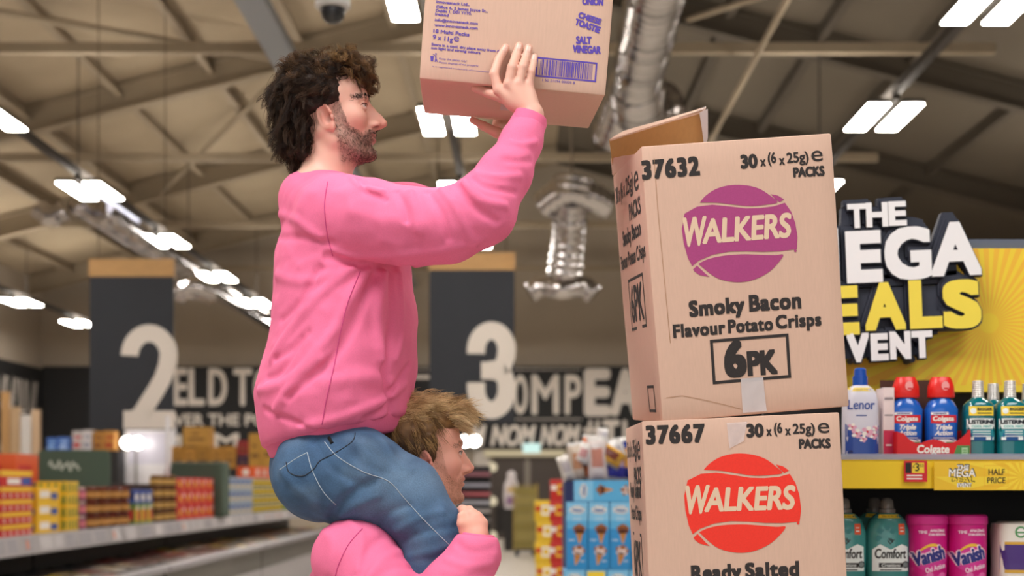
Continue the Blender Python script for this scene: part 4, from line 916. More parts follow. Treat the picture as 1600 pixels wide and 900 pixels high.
skin_obj('cuff', cf, ((-.2, -.02), (2.8, 2.98), (1.36, 1.52)), .0035, ([], [], []), L2, None, RIB, man2)[1].parent = sw2
seam('seam', SW2, [(566, 826), (545, 850), (530, 880), (524, 900)], .0011, SEAMP, sw2, L2)
def jn2(p):
    d = chain(p, [(HIP2+np.array([.01, 0, .04]), .125), (HIP2+np.array([.02, 0, -.04]), .115)], .02, .68)
    for i in (0, 3): d = smin(d, chain(p, [(FT[i]+np.array([-.02, 0, .05]), .1), (FT[i+1], .075), (FT[i+2], .062)], .02), .03)
    return smax(smax(d, -plane(p, (0, 0, .06), (0, 0, 1)), .005), plane(p, (0, 0, HIP2[2]+.06), (0, 0, 1)), .005)+.0015*vnoise(p, 18)
skin_obj('jeans', jn2, ((-.65, -.15), (2.85, 3.45), (.03, 1.1)), .0085, ([], [], []), L2, den_t, DENIM, man2)
for i in (2, 5):
    a = FT[i]-L2; R = [(-.10, .032, .05), (-.09, .04, .07), (-.04, .042, .085), (.02, .043, .07), (.09, .047, .05), (.14, .04, .04), (.165, .02, .02)]
    MB().loft([[(a[0]+.06+x, a[1]+w*math.cos(t), max(0, h*.5*math.sin(t)+h*.5)) for t in np.linspace(0, 2*math.pi, 16, endpoint=False)] for x, w, h in R]).build('trainer', SHOE, man2, True)

# ---------------------------------------------------------------- hair
def scalp_sample(H, V, mask, n):
    p = H.l(V); i = np.nonzero(mask(p))[0]; i = i[rng.integers(0, len(i), n)]; return V[i], p[i]
def hair_mass(name, H, f, cap, m, par, loc, box, tintf, h=.0042):
    h *= HK; V, Q = mesh_sdf(f, axis(*box[0], h), axis(*box[1], h), axis(*box[2], h)); o = mobj(name, V-loc, Q, m, par, True, attr=tintf(V)); return V, o
def grow(H, root, rl, nrm, ln, dirs, curl, cfreq, k=9, droop=0.0, clump=None):
    """hair paths in head coordinates -> world"""
    n = len(root); t = np.linspace(0, 1, k)[None, :, None]; d = nrm[:, None]*(1-t)*.6+dirs[:, None]*(.45+.55*t); d /= np.linalg.norm(d, axis=2)[..., None]
    step = (ln/(k-1))[:, None, None]*d; path = np.concatenate([np.zeros((n, 1, 3)), np.cumsum(step[:, 1:], 1)], 1)
    path[..., 2] -= droop*(t[..., 0]**2)*ln[:, None]
    ph = rng.uniform(0, 6.28, (n, 1)) if clump is None else clump; a = ph+t[..., 0]*cfreq
    U = np.cross(dirs, np.array([.3, .5, .8])); U /= np.linalg.norm(U, axis=1)[:, None]; W = np.cross(dirs, U); amp = (curl*np.minimum(1, t[..., 0]*1.6))[..., None]
    path = path+amp*(U[:, None]*np.cos(a)[..., None]+W[:, None]*np.sin(a)[..., None]-U[:, None]*np.cos(ph)[..., None]*1-W[:, None]*np.sin(ph)[..., None])
    return root[:, None]+path
def tubes(name, paths, rad, m, par, loc, cols):
    V, Q = strands(paths, rad); n, k, _ = paths.shape; c = np.repeat(np.repeat(cols[:, None], k*4, 1).reshape(n, k*4, 3), 1, 0).reshape(-1, 3)
    return mobj(name, V-loc, Q, m, par, True, attr=c)
def nz3(p, f): return np.stack([vnoise(p, f), vnoise(p+11, f), vnoise(p+23, f)], 1)
# dark curly mullet
def hair1(p):
    q = H1.l(p); s = H1.sdf(p)
    d = ell(q, (-.023, 0, .053), (.090, .091, .075)); d = smin(d, ell(q, (-.012, 0, .028), (.07, .087, .05)), .015); d = smin(d, ell(q, (.04, 0, .095), (.06, .064, .032)), .02); d = smin(d, ell(q, (.08, 0, .078), (.024, .05, .02)), .015)
    d = smin(d, ell(q, (-.066, 0, -.015), (.043, .070, .085)), .03); d = smin(d, ell(q, (-.058, 0, -.08), (.034, .058, .048)), .02)
    xf = np.interp(q[:, 2], [-.14, -.06, -.03, -.004, .002, .009, .016, .03, .045, .056, .075], [-.078, -.036, -.026, -.020, -.008, .03, .042, .052, .068, .105, .2])+vnoise(q, 120)*.004
    d = smax(d, q[:, 0]-xf, .009)
    earc = ell(np.stack([q[:, 0], np.abs(q[:, 1]), q[:, 2]], 1), (.006, .088, -.030), (.020, .02, .031)); d = smax(d, -earc, .004)
    n = vnoise(q, 38)*.006+vnoise(q+4, 85)*.0042+vnoise(q+8, 190)*.0016
    return (d+n)*H1.k
def ht1(V): w = (.5+.5*vnoise(V, 160))[:, None]; q = H1.l(V); top = np.clip((q[:, 2]-.06)/.07, 0, 1)[:, None]; return LB('#1b120d')*(1-w)+LB('#33231a')*w+top*LB('#33241a')*.35
bx1 = ((P(405, 0, YT)[0], P(615, 0, YT)[0]), (YT-.13, YT+.13), (P(0, 290, YT)[2], P(0, 70, YT)[2]))
VH1, hr1 = hair_mass('hair', H1, hair1, 0, HAIRD, man1, L1, bx1, ht1, .0034)
p = H1.l(VH1); NH = grad(lambda x: H1.sdf(x), VH1)
NM = grad(hair1, VH1)
def lock(sel, n, ln, dirf, curl, freq, rad, c0, c1, droop, per=20, spread=.010):
    """curls made of clumped hairs that follow one guide"""
    i = np.nonzero(sel)[0]; i = i[rng.integers(0, len(i), n)]; nw = NM[i]; g = dirf(p[i])+rng.normal(size=(n, 3))*.28; g /= np.linalg.norm(g, axis=1)[:, None]; g = g@H1.R.T
    g = g-nw*(g*nw).sum(1)[:, None]*.93+nw*(.04+.06*(p[i][:, 2] > .07)[:, None]); g /= np.linalg.norm(g, axis=1)[:, None]
    guide = grow(H1, VH1[i]-nw*.003, None, nw*.35, rng.uniform(*ln, n), g, rng.uniform(*curl, n)[:, None], freq, 13, droop, rng.uniform(0, 6.28, (n, 1)))
    off = rng.normal(size=(n, per, 3))*spread*.55; t = np.linspace(0, 1, 13)[None, None, :, None]
    pa = guide[:, None]+off[:, :, None]*(1-.8*t)+rng.normal(size=(n, per, 1, 3))*.0012*t; pa = pa.reshape(n*per, 13, 3)
    w = np.clip(np.repeat(rng.uniform(0, 1, (n, 1)), per, 0)+rng.normal(size=(n*per, 1))*.12, 0, 1); return pa, np.full(len(pa), rad), LB(c0)*(1-w)+LB(c1)*w
fwd = lambda x, y, z: (lambda q: np.stack([x+0*q[:, 0], q[:, 1]*y, z+0*q[:, 0]], 1))
parts = [
    lock((p[:, 2] > .075), 190, (.025, .042), fwd(.7, 5, .1), (.006, .010), 5.2, .00042, '#2a1c12', '#6b4a2c', .2),
    lock((p[:, 2] > .095), 60, (.024, .036), fwd(.5, 5, .5), (.009, .013), 6.5, .00042, '#3d2a18', '#8f6c3e', .2),
    lock((p[:, 0] > .045) & (p[:, 2] > .055), 80, (.026, .042), fwd(.8, 5, -.35), (.006, .010), 6.5, .00042, '#291b11', '#7d5a34', .45),
    lock((p[:, 0] < -.035) & (p[:, 2] < .1) & (p[:, 2] > -.05), 300, (.03, .052), fwd(-.35, 2, -.95), (.002, .005), 4.5, .00042, '#1a110b', '#422d1c', .12),
    lock((p[:, 0] < -.03) & (p[:, 2] < -.04), 130, (.022, .04), fwd(-.15, 1, -1), (.003, .006), 5.0, .00042, '#1a110b', '#46301f', .1),
    lock((np.abs(p[:, 1]) > .05) & (p[:, 2] > .028) & ~((p[:, 0] > .02) & (p[:, 2] < .055)), 300, (.022, .036), fwd(-.8, 1, -.3), (.002, .006), 4.5, .00042, '#1a110b', '#4a3321', .2)]
tubes('curls', np.concatenate([a for a, b, c in parts]), np.concatenate([b for a, b, c in parts]), HAIRD, man1, L1, np.concatenate([c for a, b, c in parts])).parent = hr1
def whisk(H, V, mask, n, ln, rad, dirv, cols, par, loc, name, m, rough=.5):
    f = H.sdf; R_, pl = scalp_sample(H, V, mask, n); nr = grad(f, R_); d = np.tile(np.array(dirv, float), (n, 1))+rng.normal(size=(n, 3))*rough; d = d@H.R.T; d /= np.linalg.norm(d, axis=1)[:, None]
    d = d-nr*(d*nr).sum(1)[:, None]*.75; t = np.linspace(0, 1, 4)[None, :, None]; l = rng.uniform(*ln, n)[:, None, None]; pa = R_[:, None]+nr[:, None]*(.0012*t)+d[:, None]*l*t-nr[:, None]*.0004
    w = rng.uniform(0, 1, (n, 1)); return tubes(name, pa, np.full(n, rad), m, par, loc, LB(cols[0])*(1-w)+LB(cols[1])*w)
ab = lambda q: np.abs(q[:, 1])
jawm = lambda q: (np.linalg.norm(q, axis=1) < .16) & (q[:, 0] > .017) & (q[:, 2] < BZ(q[:, 0])) & (q[:, 2] > -.125) & ~((q[:, 0] > .085) & (ab(q) < .022) & (q[:, 2] > -.079))
whisk(H1, V1, lambda q: jawm(q) & (q[:, 2] > -.119), 2600, (.004, .008), .00026, (.15, 0, -1), ('#1d130d', '#4a3223'), man1, L1, 'beard', HAIRD)
whisk(H1, V1, lambda q: (q[:, 0] > .09) & (ab(q) < .024) & (q[:, 2] < -.046) & (q[:, 2] > -.056), 600, (.004, .006), .00026, (.2, 0, -1), ('#1d130d', '#4a3223'), man1, L1, 'moustache', HAIRD, .3)
brow = lambda q: (np.linalg.norm(q, axis=1) < .16) & (ab(q) > .012) & (ab(q) < .057) & (q[:, 0] > .045) & (q[:, 2] > .0185-.3*np.clip(ab(q)-.036, 0, 1)) & (q[:, 2] < .0285-.25*np.clip(ab(q)-.034, 0, 1))
whisk(H1, V1, brow, 900, (.006, .010), .0004, (-.4, 0, .25), ('#150e09', '#2c1d14'), man1, L1, 'eyebrows', HAIRD, .25)
# blond crop, long on top
def hair2(p):
    q = H2.l(p); s = H2.sdf(p)
    d = ell(q, (-.012, 0, .062), (.104, .080, .082)); d = smin(d, ell(q, (.055, 0, .092), (.062, .060, .036)), .02)
    side_ = s/H2.k-.005; d = smin(d, side_, .01)
    keep = smin(.062-q[:, 2], q[:, 0]-.022+.3*np.clip(.0-q[:, 2], 0, .2), .01); keep = smax(keep, -.075-q[:, 2], .01)
    d = smax(d, keep, .006); earc = ell(np.stack([q[:, 0], np.abs(q[:, 1]), q[:, 2]], 1), (-.004, .086, -.016), (.024, .022, .033)); d = smax(d, -earc, .005)
    return (d+vnoise(q*np.array([.5, 1, 1]), 70)*.0035+vnoise(q+8, 170)*.0015)*H2.k
def ht2(V): q = H2.l(V); w = (.5+.5*vnoise(V, 150))[:, None]; t = np.clip((q[:, 2]-.03)/.08, 0, 1)[:, None]; return (LB('#3d2716')*(1-w)+LB('#5e4024')*w)*(1-t)+(LB('#6b4a2a')*(1-w)+LB('#a67a45')*w)*t
VH2, hr2 = hair_mass('hair', H2, hair2, 0, HAIRB, man2, L2, ((P(545, 0, Y2)[0], P(775, 0, Y2)[0]), (Y2-.13, Y2+.13), (P(0, 800, Y2)[2], P(0, 596, Y2)[2])), ht2, .0036)
p2 = H2.l(VH2); N2 = grad(H2.sdf, VH2)
def lock2(sel, n, ln, dirf, curl, rad, c0, c1, droop, per=12, sp=.006):
    i = np.nonzero(sel)[0]; i = i[rng.integers(0, len(i), n)]; root = np.repeat(VH2[i], per, 0)+rng.normal(size=(n*per, 3))*sp*.5; nr = np.repeat(N2[i], per, 0)
    ln_ = np.repeat(rng.uniform(*ln, n), per)*rng.uniform(.75, 1.1, n*per); d = np.repeat(dirf(p2[i])+rng.normal(size=(n, 3))*.22, per, 0)+rng.normal(size=(n*per, 3))*.08; d /= np.linalg.norm(d, axis=1)[:, None]; d = d@H2.R.T
    ph = np.repeat(rng.uniform(0, 6.28, (n, 1)), per, 0); w = np.clip(np.repeat(rng.uniform(0, 1, (n, 1)), per, 0)+rng.normal(size=(n*per, 1))*.15, 0, 1)
    return grow(H2, root-nr*.004, None, nr*.5, ln_, d, np.full((n*per, 1), curl), 2.2, 8, droop, ph), np.full(n*per, rad), LB(c0)*(1-w)+LB(c1)*w
pp = [lock2((p2[:, 2] > .08), 260, (.03, .055), lambda q: np.stack([1+0*q[:, 0], q[:, 1]*5, .12+0*q[:, 0]], 1), .003, .00055, '#94703f', '#efd09a', .22),
      lock2((p2[:, 0] > .06) & (p2[:, 2] > .065), 90, (.028, .05), lambda q: np.stack([1+0*q[:, 0], q[:, 1]*4, -.25+0*q[:, 0]], 1), .003, .00055, '#a88050', '#f5dcae', .35),
      lock2((p2[:, 0] < .03) & (p2[:, 2] > .03) & (p2[:, 2] < .1), 200, (.022, .04), lambda q: np.stack([.35+0*q[:, 0], q[:, 1]*3, -.8+0*q[:, 0]], 1), .002, .0005, '#5c3f22', '#b08a54', .1),
      lock2((p2[:, 2] < .035), 220, (.008, .014), lambda q: np.stack([-.1+0*q[:, 0], q[:, 1]*2, -1+0*q[:, 0]], 1), .001, .0004, '#33200f', '#6b4826', .05)]
tubes('strands', np.concatenate([a for a, b, c in pp]), np.concatenate([b for a, b, c in pp]), HAIRB, man2, L2, np.concatenate([c for a, b, c in pp])).parent = hr2
whisk(H2, V2, lambda q: jawm(q) & (q[:, 2] > -.119), 1400, (.003, .006), .00024, (.15, 0, -1), ('#5f3d22', '#a5744a'), man2, L2, 'beard', HAIRB)
whisk(H2, V2, brow, 500, (.005, .008), .00032, (-.4, 0, .25), ('#5f4124', '#8a6238'), man2, L2, 'eyebrows', HAIRB, .25)
# ================================================================ promotion end bay on the right
YS = 3.85
def X_(px, Y): return (px-VX)*Y/F
def Z_(py, Y): return EYE+(VY-py)*Y/F
BLK = mat('shelf_black', '#0d0c0d', .6); YEL = mat('promo_yellow', '#f3cf1e', .5); GREYP = mat('shelf_grey', '#8f8f9b', .4)
e = empty('shelf_unit', (X_(1500, YS), 4.1, 0)); ox = e.location.x
x0, x1 = X_(1236, YS)-ox, X_(1800, YS)-ox; zu, zl = Z_(716, YS), Z_(947, YS)
MB().bx(x0, x1, .18, .22, 0, Z_(600, 4.3)).build('back_panel', BLK, e)
for s in (x0, x1): MB().bx(s-.012, s+.012, -.24, .22, 0, zu-.02).build('side_panel', BLK, e)
MB().bx(x0, x1, -.26, .2, 0, .12).build('base', BLK, e)
for z in (zu, zl, .84, .45):
    MB().bx(x0, x1, -.235, .19, z-.028, z).build('shelf_deck', GREYP if z == zu else BLK, e)
    MB().bx(x0, x1, -.262, -.236, z-.083, z+.004, 0, .003).build('ticket_strip', YEL, e)
MB().bx(x0, x1, -.266, -.263, zu-.004, zu+.012).build('clear_lip', mat('clear_lip', '#a9aec4', .2, alpha=.55), e)
tag(e, 'black end bay shelving with yellow ticket edges right of the cartons', 'shelving')
# red price ticket and half price banner on the shelf edge
TY = YS-.018
def tick(px, py): return X_(px, TY), Z_(py, TY)
CW = plain('#f4f1ec'); CB = plain('#191717'); CR = plain('#d4202c'); CY = plain('#f5d53a'); CG = plain('#4f8a4a'); CO = plain('#eeb42c')
def tickf(yo): return lambda a, b, l: (a, TY-yo-l, b)
def card(name, px0, px1, py0, py1, m, build, label, cat, yo=0.0):
    a, b = tick(px0, py1), tick(px1, py0); c = ((a[0]+b[0])/2, TY-yo, (a[1]+b[1])/2)
    o = MB().bx(a[0]-c[0], b[0]-c[0], -.0015, .0015, a[1]-c[2], b[1]-c[2], 0, .0008).build(name, m, None, False, c)
    fl = Flat(); T = lambda px, py: (tick(px, py)[0]-c[0], tick(px, py)[1]-c[2]); build(fl, T)
    fl.build('printed_marks', [CW, CB, CR, CY, CO], lambda x, y, l: (x, -.0018-l, y), o, .0003); return tag(o, label, cat)
def t2(fl, T, sv, xa, xb, yt, yb, m, bold=0, lift=2, shear=0, ref=None):
    a, b = T(xa, yb), T(xb, yt); fl.text(sv, a[0], a[1], b[0]-a[0], b[1]-a[1], m, lift, bold, 6, shear, ref=ref)
def price(fl, T):
    for (xa, ya, xb, yb, m) in ((1414, 723, 1423, 739, 1), (1424, 723, 1443, 739, 3)): a, b = T(xa, yb), T(xb, ya); fl.rect(a[0], a[1], b[0], b[1], m, 1)
    t2(fl, T, '£', 1425, 1428.5, 726, 731, 1); t2(fl, T, '3', 1429, 1435, 724, 736, 1, .0006); t2(fl, T, '50', 1436, 1442, 725, 730, 1)
    for y in (744, 749): a, b = T(1416, y), T(1440, y-2); fl.rect(a[0], a[1], b[0], b[1], 0, 1)
card('price_ticket', 1412, 1448, 720, 753, CR, price, 'small red price ticket on the yellow shelf edge', 'price ticket', .004)
def half(fl, T):
    c = T(1595, 745)
    for k in range(14):
        a0, a1 = 2*math.pi*k/14, 2*math.pi*(k+.5)/14; pts = []
        x0_, y0_ = T(1459, 765); x1_, y1_ = T(1655, 723)
        for a in (a0, a1):
            d = np.array([math.cos(a), math.sin(a)]); t = min([((x1_ if d[0] > 0 else x0_)-c[0])/d[0] if abs(d[0]) > 1e-6 else 9, ((y1_ if d[1] > 0 else y0_)-c[1])/d[1] if abs(d[1]) > 1e-6 else 9]); pts.append((c[0]+d[0]*t, c[1]+d[1]*t))
        fl.poly([c, *pts], 3, .5)
    for sv, xa, xb, yt, yb, m in (('THE', 1494, 1512, 727, 733, 0), ('MEGA', 1481, 1522, 733, 745, 0), ('DEAL', 1483, 1520, 746, 754, 3), ('EVENT', 1494, 1516, 755, 761, 0)):
        t2(fl, T, sv, xa+.8, xb+.8, yt-1, yb-1, 1, .0016, 1, .05); t2(fl, T, sv, xa, xb, yt, yb, m, .0006, 3, .05)
    a, b = T(1536, 760), T(1574, 727); fl.frame(a[0], a[1], b[0], b[1], .0012, 4, 1)
    t2(fl, T, 'HALF', 1543, 1568, 733, 742, 1, .0003); t2(fl, T, 'PRICE', 1541, 1569, 746, 755, 1, .0003)
card('promotion_ticket', 1458, 1655, 721, 766, mat('promo_gold', '#eec22c', .5), half, 'yellow half price banner clipped to the shelf edge', 'promotion sign', .007)
# ---------------- header board with the sunburst
YH = 4.22
hx0, hx1, hz0, hz1 = X_(1300, YH), X_(1800, YH), Z_(602, YH), Z_(388, YH); e = empty('header_board', ((hx0+hx1)/2, YH, hz0)); cx = e.location.x
MB().bx(hx0-cx, hx1-cx, 0, .03, -.02, hz1-hz0).build('panel', mat('sunburst_yellow', '#f6d435', .55), e)
MB().bx(X_(1502, YH)-cx, hx1-cx, .02, .09, hz1-hz0-.03, Z_(372, YH)-hz0).build('top_tray', mat('slate_blue', '#5c6478', .5), e)
fl = Flat(); c = (X_(1545, YH)-cx, Z_(505, YH)-hz0); n = 44
for k in range(n):
    pts = []
    for a in (2*math.pi*k/n, 2*math.pi*(k+.5)/n):
        d = (math.cos(a), math.sin(a)); ts = [((hx1-cx if d[0] > 0 else hx0-cx)-c[0])/d[0] if abs(d[0]) > 1e-6 else 9, ((hz1-hz0 if d[1] > 0 else 0)-c[1])/d[1] if abs(d[1]) > 1e-6 else 9]
        t = min(ts); pts += [(c[0]+d[0]*.03, c[1]+d[1]*.03), (c[0]+d[0]*t, c[1]+d[1]*t)] if not pts else [(c[0]+d[0]*t, c[1]+d[1]*t), (c[0]+d[0]*.03, c[1]+d[1]*.03)]
    fl.poly(pts, 0, 1)
fl.build('sunburst', [mat('sunburst_amber', '#f5bd36', .55)], lambda a, b, l: (a, -l, b), e)
tag(e, 'yellow sunburst header board above the end bay', 'header sign')
# ---------------- raised letters
YL = 4.12
e = empty('letter_sign', (X_(1420, YL), YL, Z_(570, YL))); cx, cz = e.location.x, e.location.z
LW = mat('letter_white', '#f2f0f1', .5); LYE = mat('letter_yellow', '#f3dc4c', .5); LD = mat('letter_slate', '#2f3342', .6)
hp = lambda px, py: np.array([X_(px, YL)-cx, Z_(py, YL)-cz])
ang = math.radians(2.4)
def face(fl, sv, xa, xb, yb, hpx, m, bold, dx=0, dy=0, lift=0):
    a = hp(xa+dx, yb+dy); w = (xb-xa)*YL/F; fl.text(sv, a[0]+0, a[1], w, hpx*YL/F, m, lift, bold*.9, 0, 0, 1, ang)
WORDS = [('T', 1327, 1352, 355, 34, 0, 0.0044), ('H', 1356, 1386, 353, 34, 0, 0.0044), ('E', 1391, 1415, 351, 34, 0, 0.0044),
         ('M', 1245, 1308, 446, 82, 0, 0.0096), ('E', 1329, 1374, 437, 70, 0, 0.0118), ('G', 1388, 1452, 434, 74, 0, 0.0096), ('A', 1460, 1530, 428, 76, 0, .0085),
         ('D', 1230, 1285, 528, 74, 1, 0.0111), ('E', 1297, 1338, 519, 66, 1, 0.0111), ('A', 1356, 1412, 513, 67, 1, .008), ('L', 1427, 1468, 509, 66, 1, 0.0104), ('S', 1480, 1529, 509, 66, 1, 0.0111),
         ('E', 1290, 1315, 568, 40, 0, 0.0059), ('V', 1327, 1356, 564, 40, 0, 0.0059), ('E', 1364, 1386, 561, 37, 0, 0.0059), ('N', 1394, 1421, 559, 38, 0, 0.0059), ('T', 1428, 1455, 557, 37, 0, 0.0059)]
for sv, xa, xb, yb, hh, m, bd in WORDS:
    fl = Flat(); face(fl, sv, xa, xb, yb, hh, 0, bd, 0, 0, 1); o = fl.build('letter', [LYE if m else LW], lambda a, b, l: (a, -l, b), e, .0004)
# one slate block behind: letter shapes swept back and up
fl = Flat()
for sv, xa, xb, yb, hh, m, bd in WORDS:
    for k, (dx, dy) in enumerate([(1.5, 1.0), (-1, -5), (-4, -11), (-6, -17)] if hh > 70 and m == 0 else [(1.5, 1.0), (0, -4), (-3, -8)]): face(fl, sv, xa, xb, yb, hh, 0, bd*1.22, dx, dy, -8-20*k)
for q in ([(1318, 350), (1412, 346), (1412, 318), (1318, 322)], [(1230, 440), (1500, 428), (1500, 372), (1230, 384)], [(1230, 528), (1500, 514), (1500, 442), (1230, 454)], [(1290, 560), (1450, 553), (1450, 526), (1290, 532)], [(1240, 452), (1530, 438), (1500, 420), (1240, 434)], [(1300, 535), (1470, 520), (1470, 505), (1300, 515)], [(1310, 385), (1400, 372), (1400, 345), (1310, 350)]):
    fl.poly([hp(*p) for p in q], 0, -70)
o = fl.build('backing', [LD], lambda a, b, l: (a, -l+.018, b), e, .0004); sm = o.modifiers.new('thickness', 'SOLIDIFY'); sm.thickness = .03; sm.offset = 0
for px in (1340, 1430): MB().tube([hp(px, 560).tolist()[:1]+[.03]+hp(px, 560).tolist()[1:], [hp(px, 560)[0], .10, hp(px, 560)[1]]], .01, 6).build('bracket', LD, e)
tag(e, 'cut-out letter sign of white and yellow words on a slate block', 'letter sign')

# ---------------- bottles and packs
def sring(z, a, b, n, N=28, cx=0, cy=0):
    return [(cx+a*math.copysign(abs(math.cos(t))**(2/n), math.cos(t)), cy+b*math.copysign(abs(math.sin(t))**(2/n), math.sin(t)), z) for t in [2*math.pi*k/N for k in range(N)]]
def surf(sec):
    S = np.array(sec, float)
    def fn(u, z, l):
        a, b, n = [np.interp(z, S[:, 0], S[:, i]) for i in (1, 2, 3)]; q = min(abs(u)/a, .999); return (u, -b*(1-q**n)**(1/n)-l-.0004, z)
    return fn
def bottle(name, sec, body, cap, capm, marks, mats, extra=None):
    """sec: (z, half width, half depth, roundness); marks draws the label on the front"""
    o = MB().loft([sring(*s) for s in sec]).build(name, body, None, 40); c = MB().loft([sring(*s) for s in cap]).build('cap', capm, o, 40)
    if extra: extra(o)
    fl = Flat(); marks(fl)
    # finer strips so that wide marks follow the curve
    if fl.V:
        L = Flat()
        for f, m in zip(fl.F, fl.M): L.put([(fl.V[i][0], fl.V[i][1]) for i in f], [tuple(range(len(f)))], m, fl.V[f[0]][2])
        L.build('label', mats, surf(sec), o, .00022, .012)
    return o
def band(fl, x0, x1, z0, z1, m, lift=1, n=10):
    for k in range(n): fl.rect(x0+(x1-x0)*k/n, z0, x0+(x1-x0)*(k+1)/n, z1, m, lift)
def place(o, px, py, Y, rz=0): o.location = (X_(px, Y), Y, Z_(py, Y) if py else 0); o.rotation_euler.z = rz; return o
k = 3.98/F                                                         # metres per photo pixel at the products' depth
PUT = Z_(716, YS)+.0008
def on_shelf(o, px, Y, z=PUT): o.location = (X_(px, Y), Y, z); return o
# fabric softener, white top and blue foot
LEN = mat('softener_white', '#d9d8e6', .3); LENB = mat('softener_blue', '#2c4d9d', .3); NAVYC = plain('#1f2f66', .3); PINKF = plain('#e3a9c4'); CAPB = mat('cap_blue', '#1c4fae', .25)
def m_len(fl):
    band(fl, -.047, .047, 0.002, .060, 1, 1); fl.poly([(-.047, .06), (.047, .06), (.047, .094), (.03, .08), (.005, .072), (-.02, .078), (-.047, .098)], 1, 1)
    for x, z, r in ((-.03, .088, .010), (-.018, .07, .012), (.012, .075, .014), (.03, .066, .011), (.0, .055, .009), (.036, .085, .008)):
        for a in range(5): fl.disc(x+r*.7*math.cos(a*1.256), z+r*.7*math.sin(a*1.256), r*.55, r*.42, 0 if a % 2 else 2, 2, 10)
        fl.disc(x, z, r*.25, None, 3, 3, 8)
    fl.text('Lenor', -.041, .138, .074, .026, 1, 2, .0007, 6, .05, ref='L'); fl.rect(-0.02, 0.119, 0.01, 0.122, 1, 2); band(fl, -.036, .036, .189, .199, 4, 1); fl.text('VALUE PACK', -.026, .1915, .052, .005, 1, 2); fl.disc(-.034, .018, .007, None, 1, 2); fl.disc(-.034, .018, .0055, None, 5, 3); 
o = bottle('fabric_softener_bottle', [(0, .048, .033, 3), (.004, .05, .035, 3), (.09, .0505, .035, 3), (.16, .049, .034, 3), (.19, .041, .030, 2.6), (.203, .028, .024, 2.2), (.207, .02, .02, 2)], LEN,
           [(.205, .021, .021, 2), (.232, .021, .021, 2), (.233, .0175, .0175, 2), (.252, .0165, .0165, 2), (.256, .012, .012, 2)], CAPB, m_len, [CW, LENB, PINKF, CR, CY, NAVYC])
tag(on_shelf(o, 1344, 3.97), 'white and blue fabric softener bottle beside the crisps carton', 'bottle')
# slim carton
b = MB().bx(-.016, .016, -.04, .04, 0, .2, 0, .002); o = b.build('slim_carton', mat('carton_blush', '#e5d3d3', .5), None, 30); fl = Flat(); fl.rect(-.015, .002, .015, .08, 0); fl.rect(-0.008, 0.036, 0.008, 0.04, 1, 2); fl.rect(-.012, .165, .012, .172, 2); fl.rect(-.012, .12, .012, .124, 2)
fl.build('printed_marks', [plain('#c01f4a'), CW, plain('#9b8d92')], lambda a, b_, l: (a, -.0405-l, b_), o); tag(on_shelf(o, 1383, 3.99), 'slim blush carton with crimson foot between softener and red tray', 'box')
# red tray of blue mouthwash
REDT = mat('tray_red', '#d3161f', .4); BLUW = mat('mouthwash_blue', '#1d62c4', .18, coat=.5); CAPR = mat('cap_red', '#e0241f', .3)
BRN = mat('tray_inside_brown', '#4e2b1e', .7)
w = 112*k
def zt(px): return [0.073, .07, .052, .043, .043, .05, .053, .05, .043, .043, .05, .063, .08][int(round((px+w/2)/w*12))]
tr = MB()
N = 12; xs_ = [-w/2+w*i/N for i in range(N+1)]
V = [(x, y, z) for y in (-.075, -.072) for x in xs_ for z in (0, zt(x))]; Fc = []
for i in range(N): a, b_ = 2*i, 2*i+2; q = 2*(N+1); Fc += [(a, b_, b_+1, a+1), (a+q+1, b_+q+1, b_+q, a+q), (a+1, b_+1, b_+1+q, a+1+q)]
tr.add(V, Fc); tr.bx(-w/2, w/2, -.075, .075, 0, .003)
for s in (-1, 1): tr.bx(s*w/2-.0015, s*w/2+.0015, -.073, .075, 0, .075 if s < 0 else .08)
t = tr.build('display_tray', REDT)
MB().bx(-w/2-.01, w/2-.015, .072, .076, 0, .228).bx(-w/2-.012, -w/2-.009, .0, .075, .0, .2).bx(w/2-.018, w/2-.015, .03, .075, 0, .195).build('back_card', BRN, t)
fl = Flat(); fl.text('Colgate', -.046, .0155, .088, .021, 0, 1, .0011, 6, .08, ref='C'); fl.stroke([(-.018+.036*i/10, .0085-.007*math.sin(math.pi*i/10)) for i in range(11)], .0028, 0, 1)
fl.poly([(.052, .001), (.1, .001), (.1, .036), (.064, .036)], 1, .6); fl.rect(.077, .012, .094, .03, 2, 1.5); fl.rect(.08, .016, .091, .018, 1, 2.5); fl.rect(.08, .022, .091, .024, 1, 2.5)
fl.build('printed_marks', [CW, CG, plain('#a9cfa0')], lambda a, b_, l: (a, -.0755-l, b_), t); tag(on_shelf(t, 1447, 3.985), 'red display tray holding two blue mouthwash bottles', 'display tray')
secC = [(0, .038, .026, 3), (.004, .042, .03, 3), (.1, .045, .031, 3), (.135, .046, .031, 3), (.155, .036, .027, 2.5), (.166, .026, .022, 2.2), (.17, .022, .02, 2)]
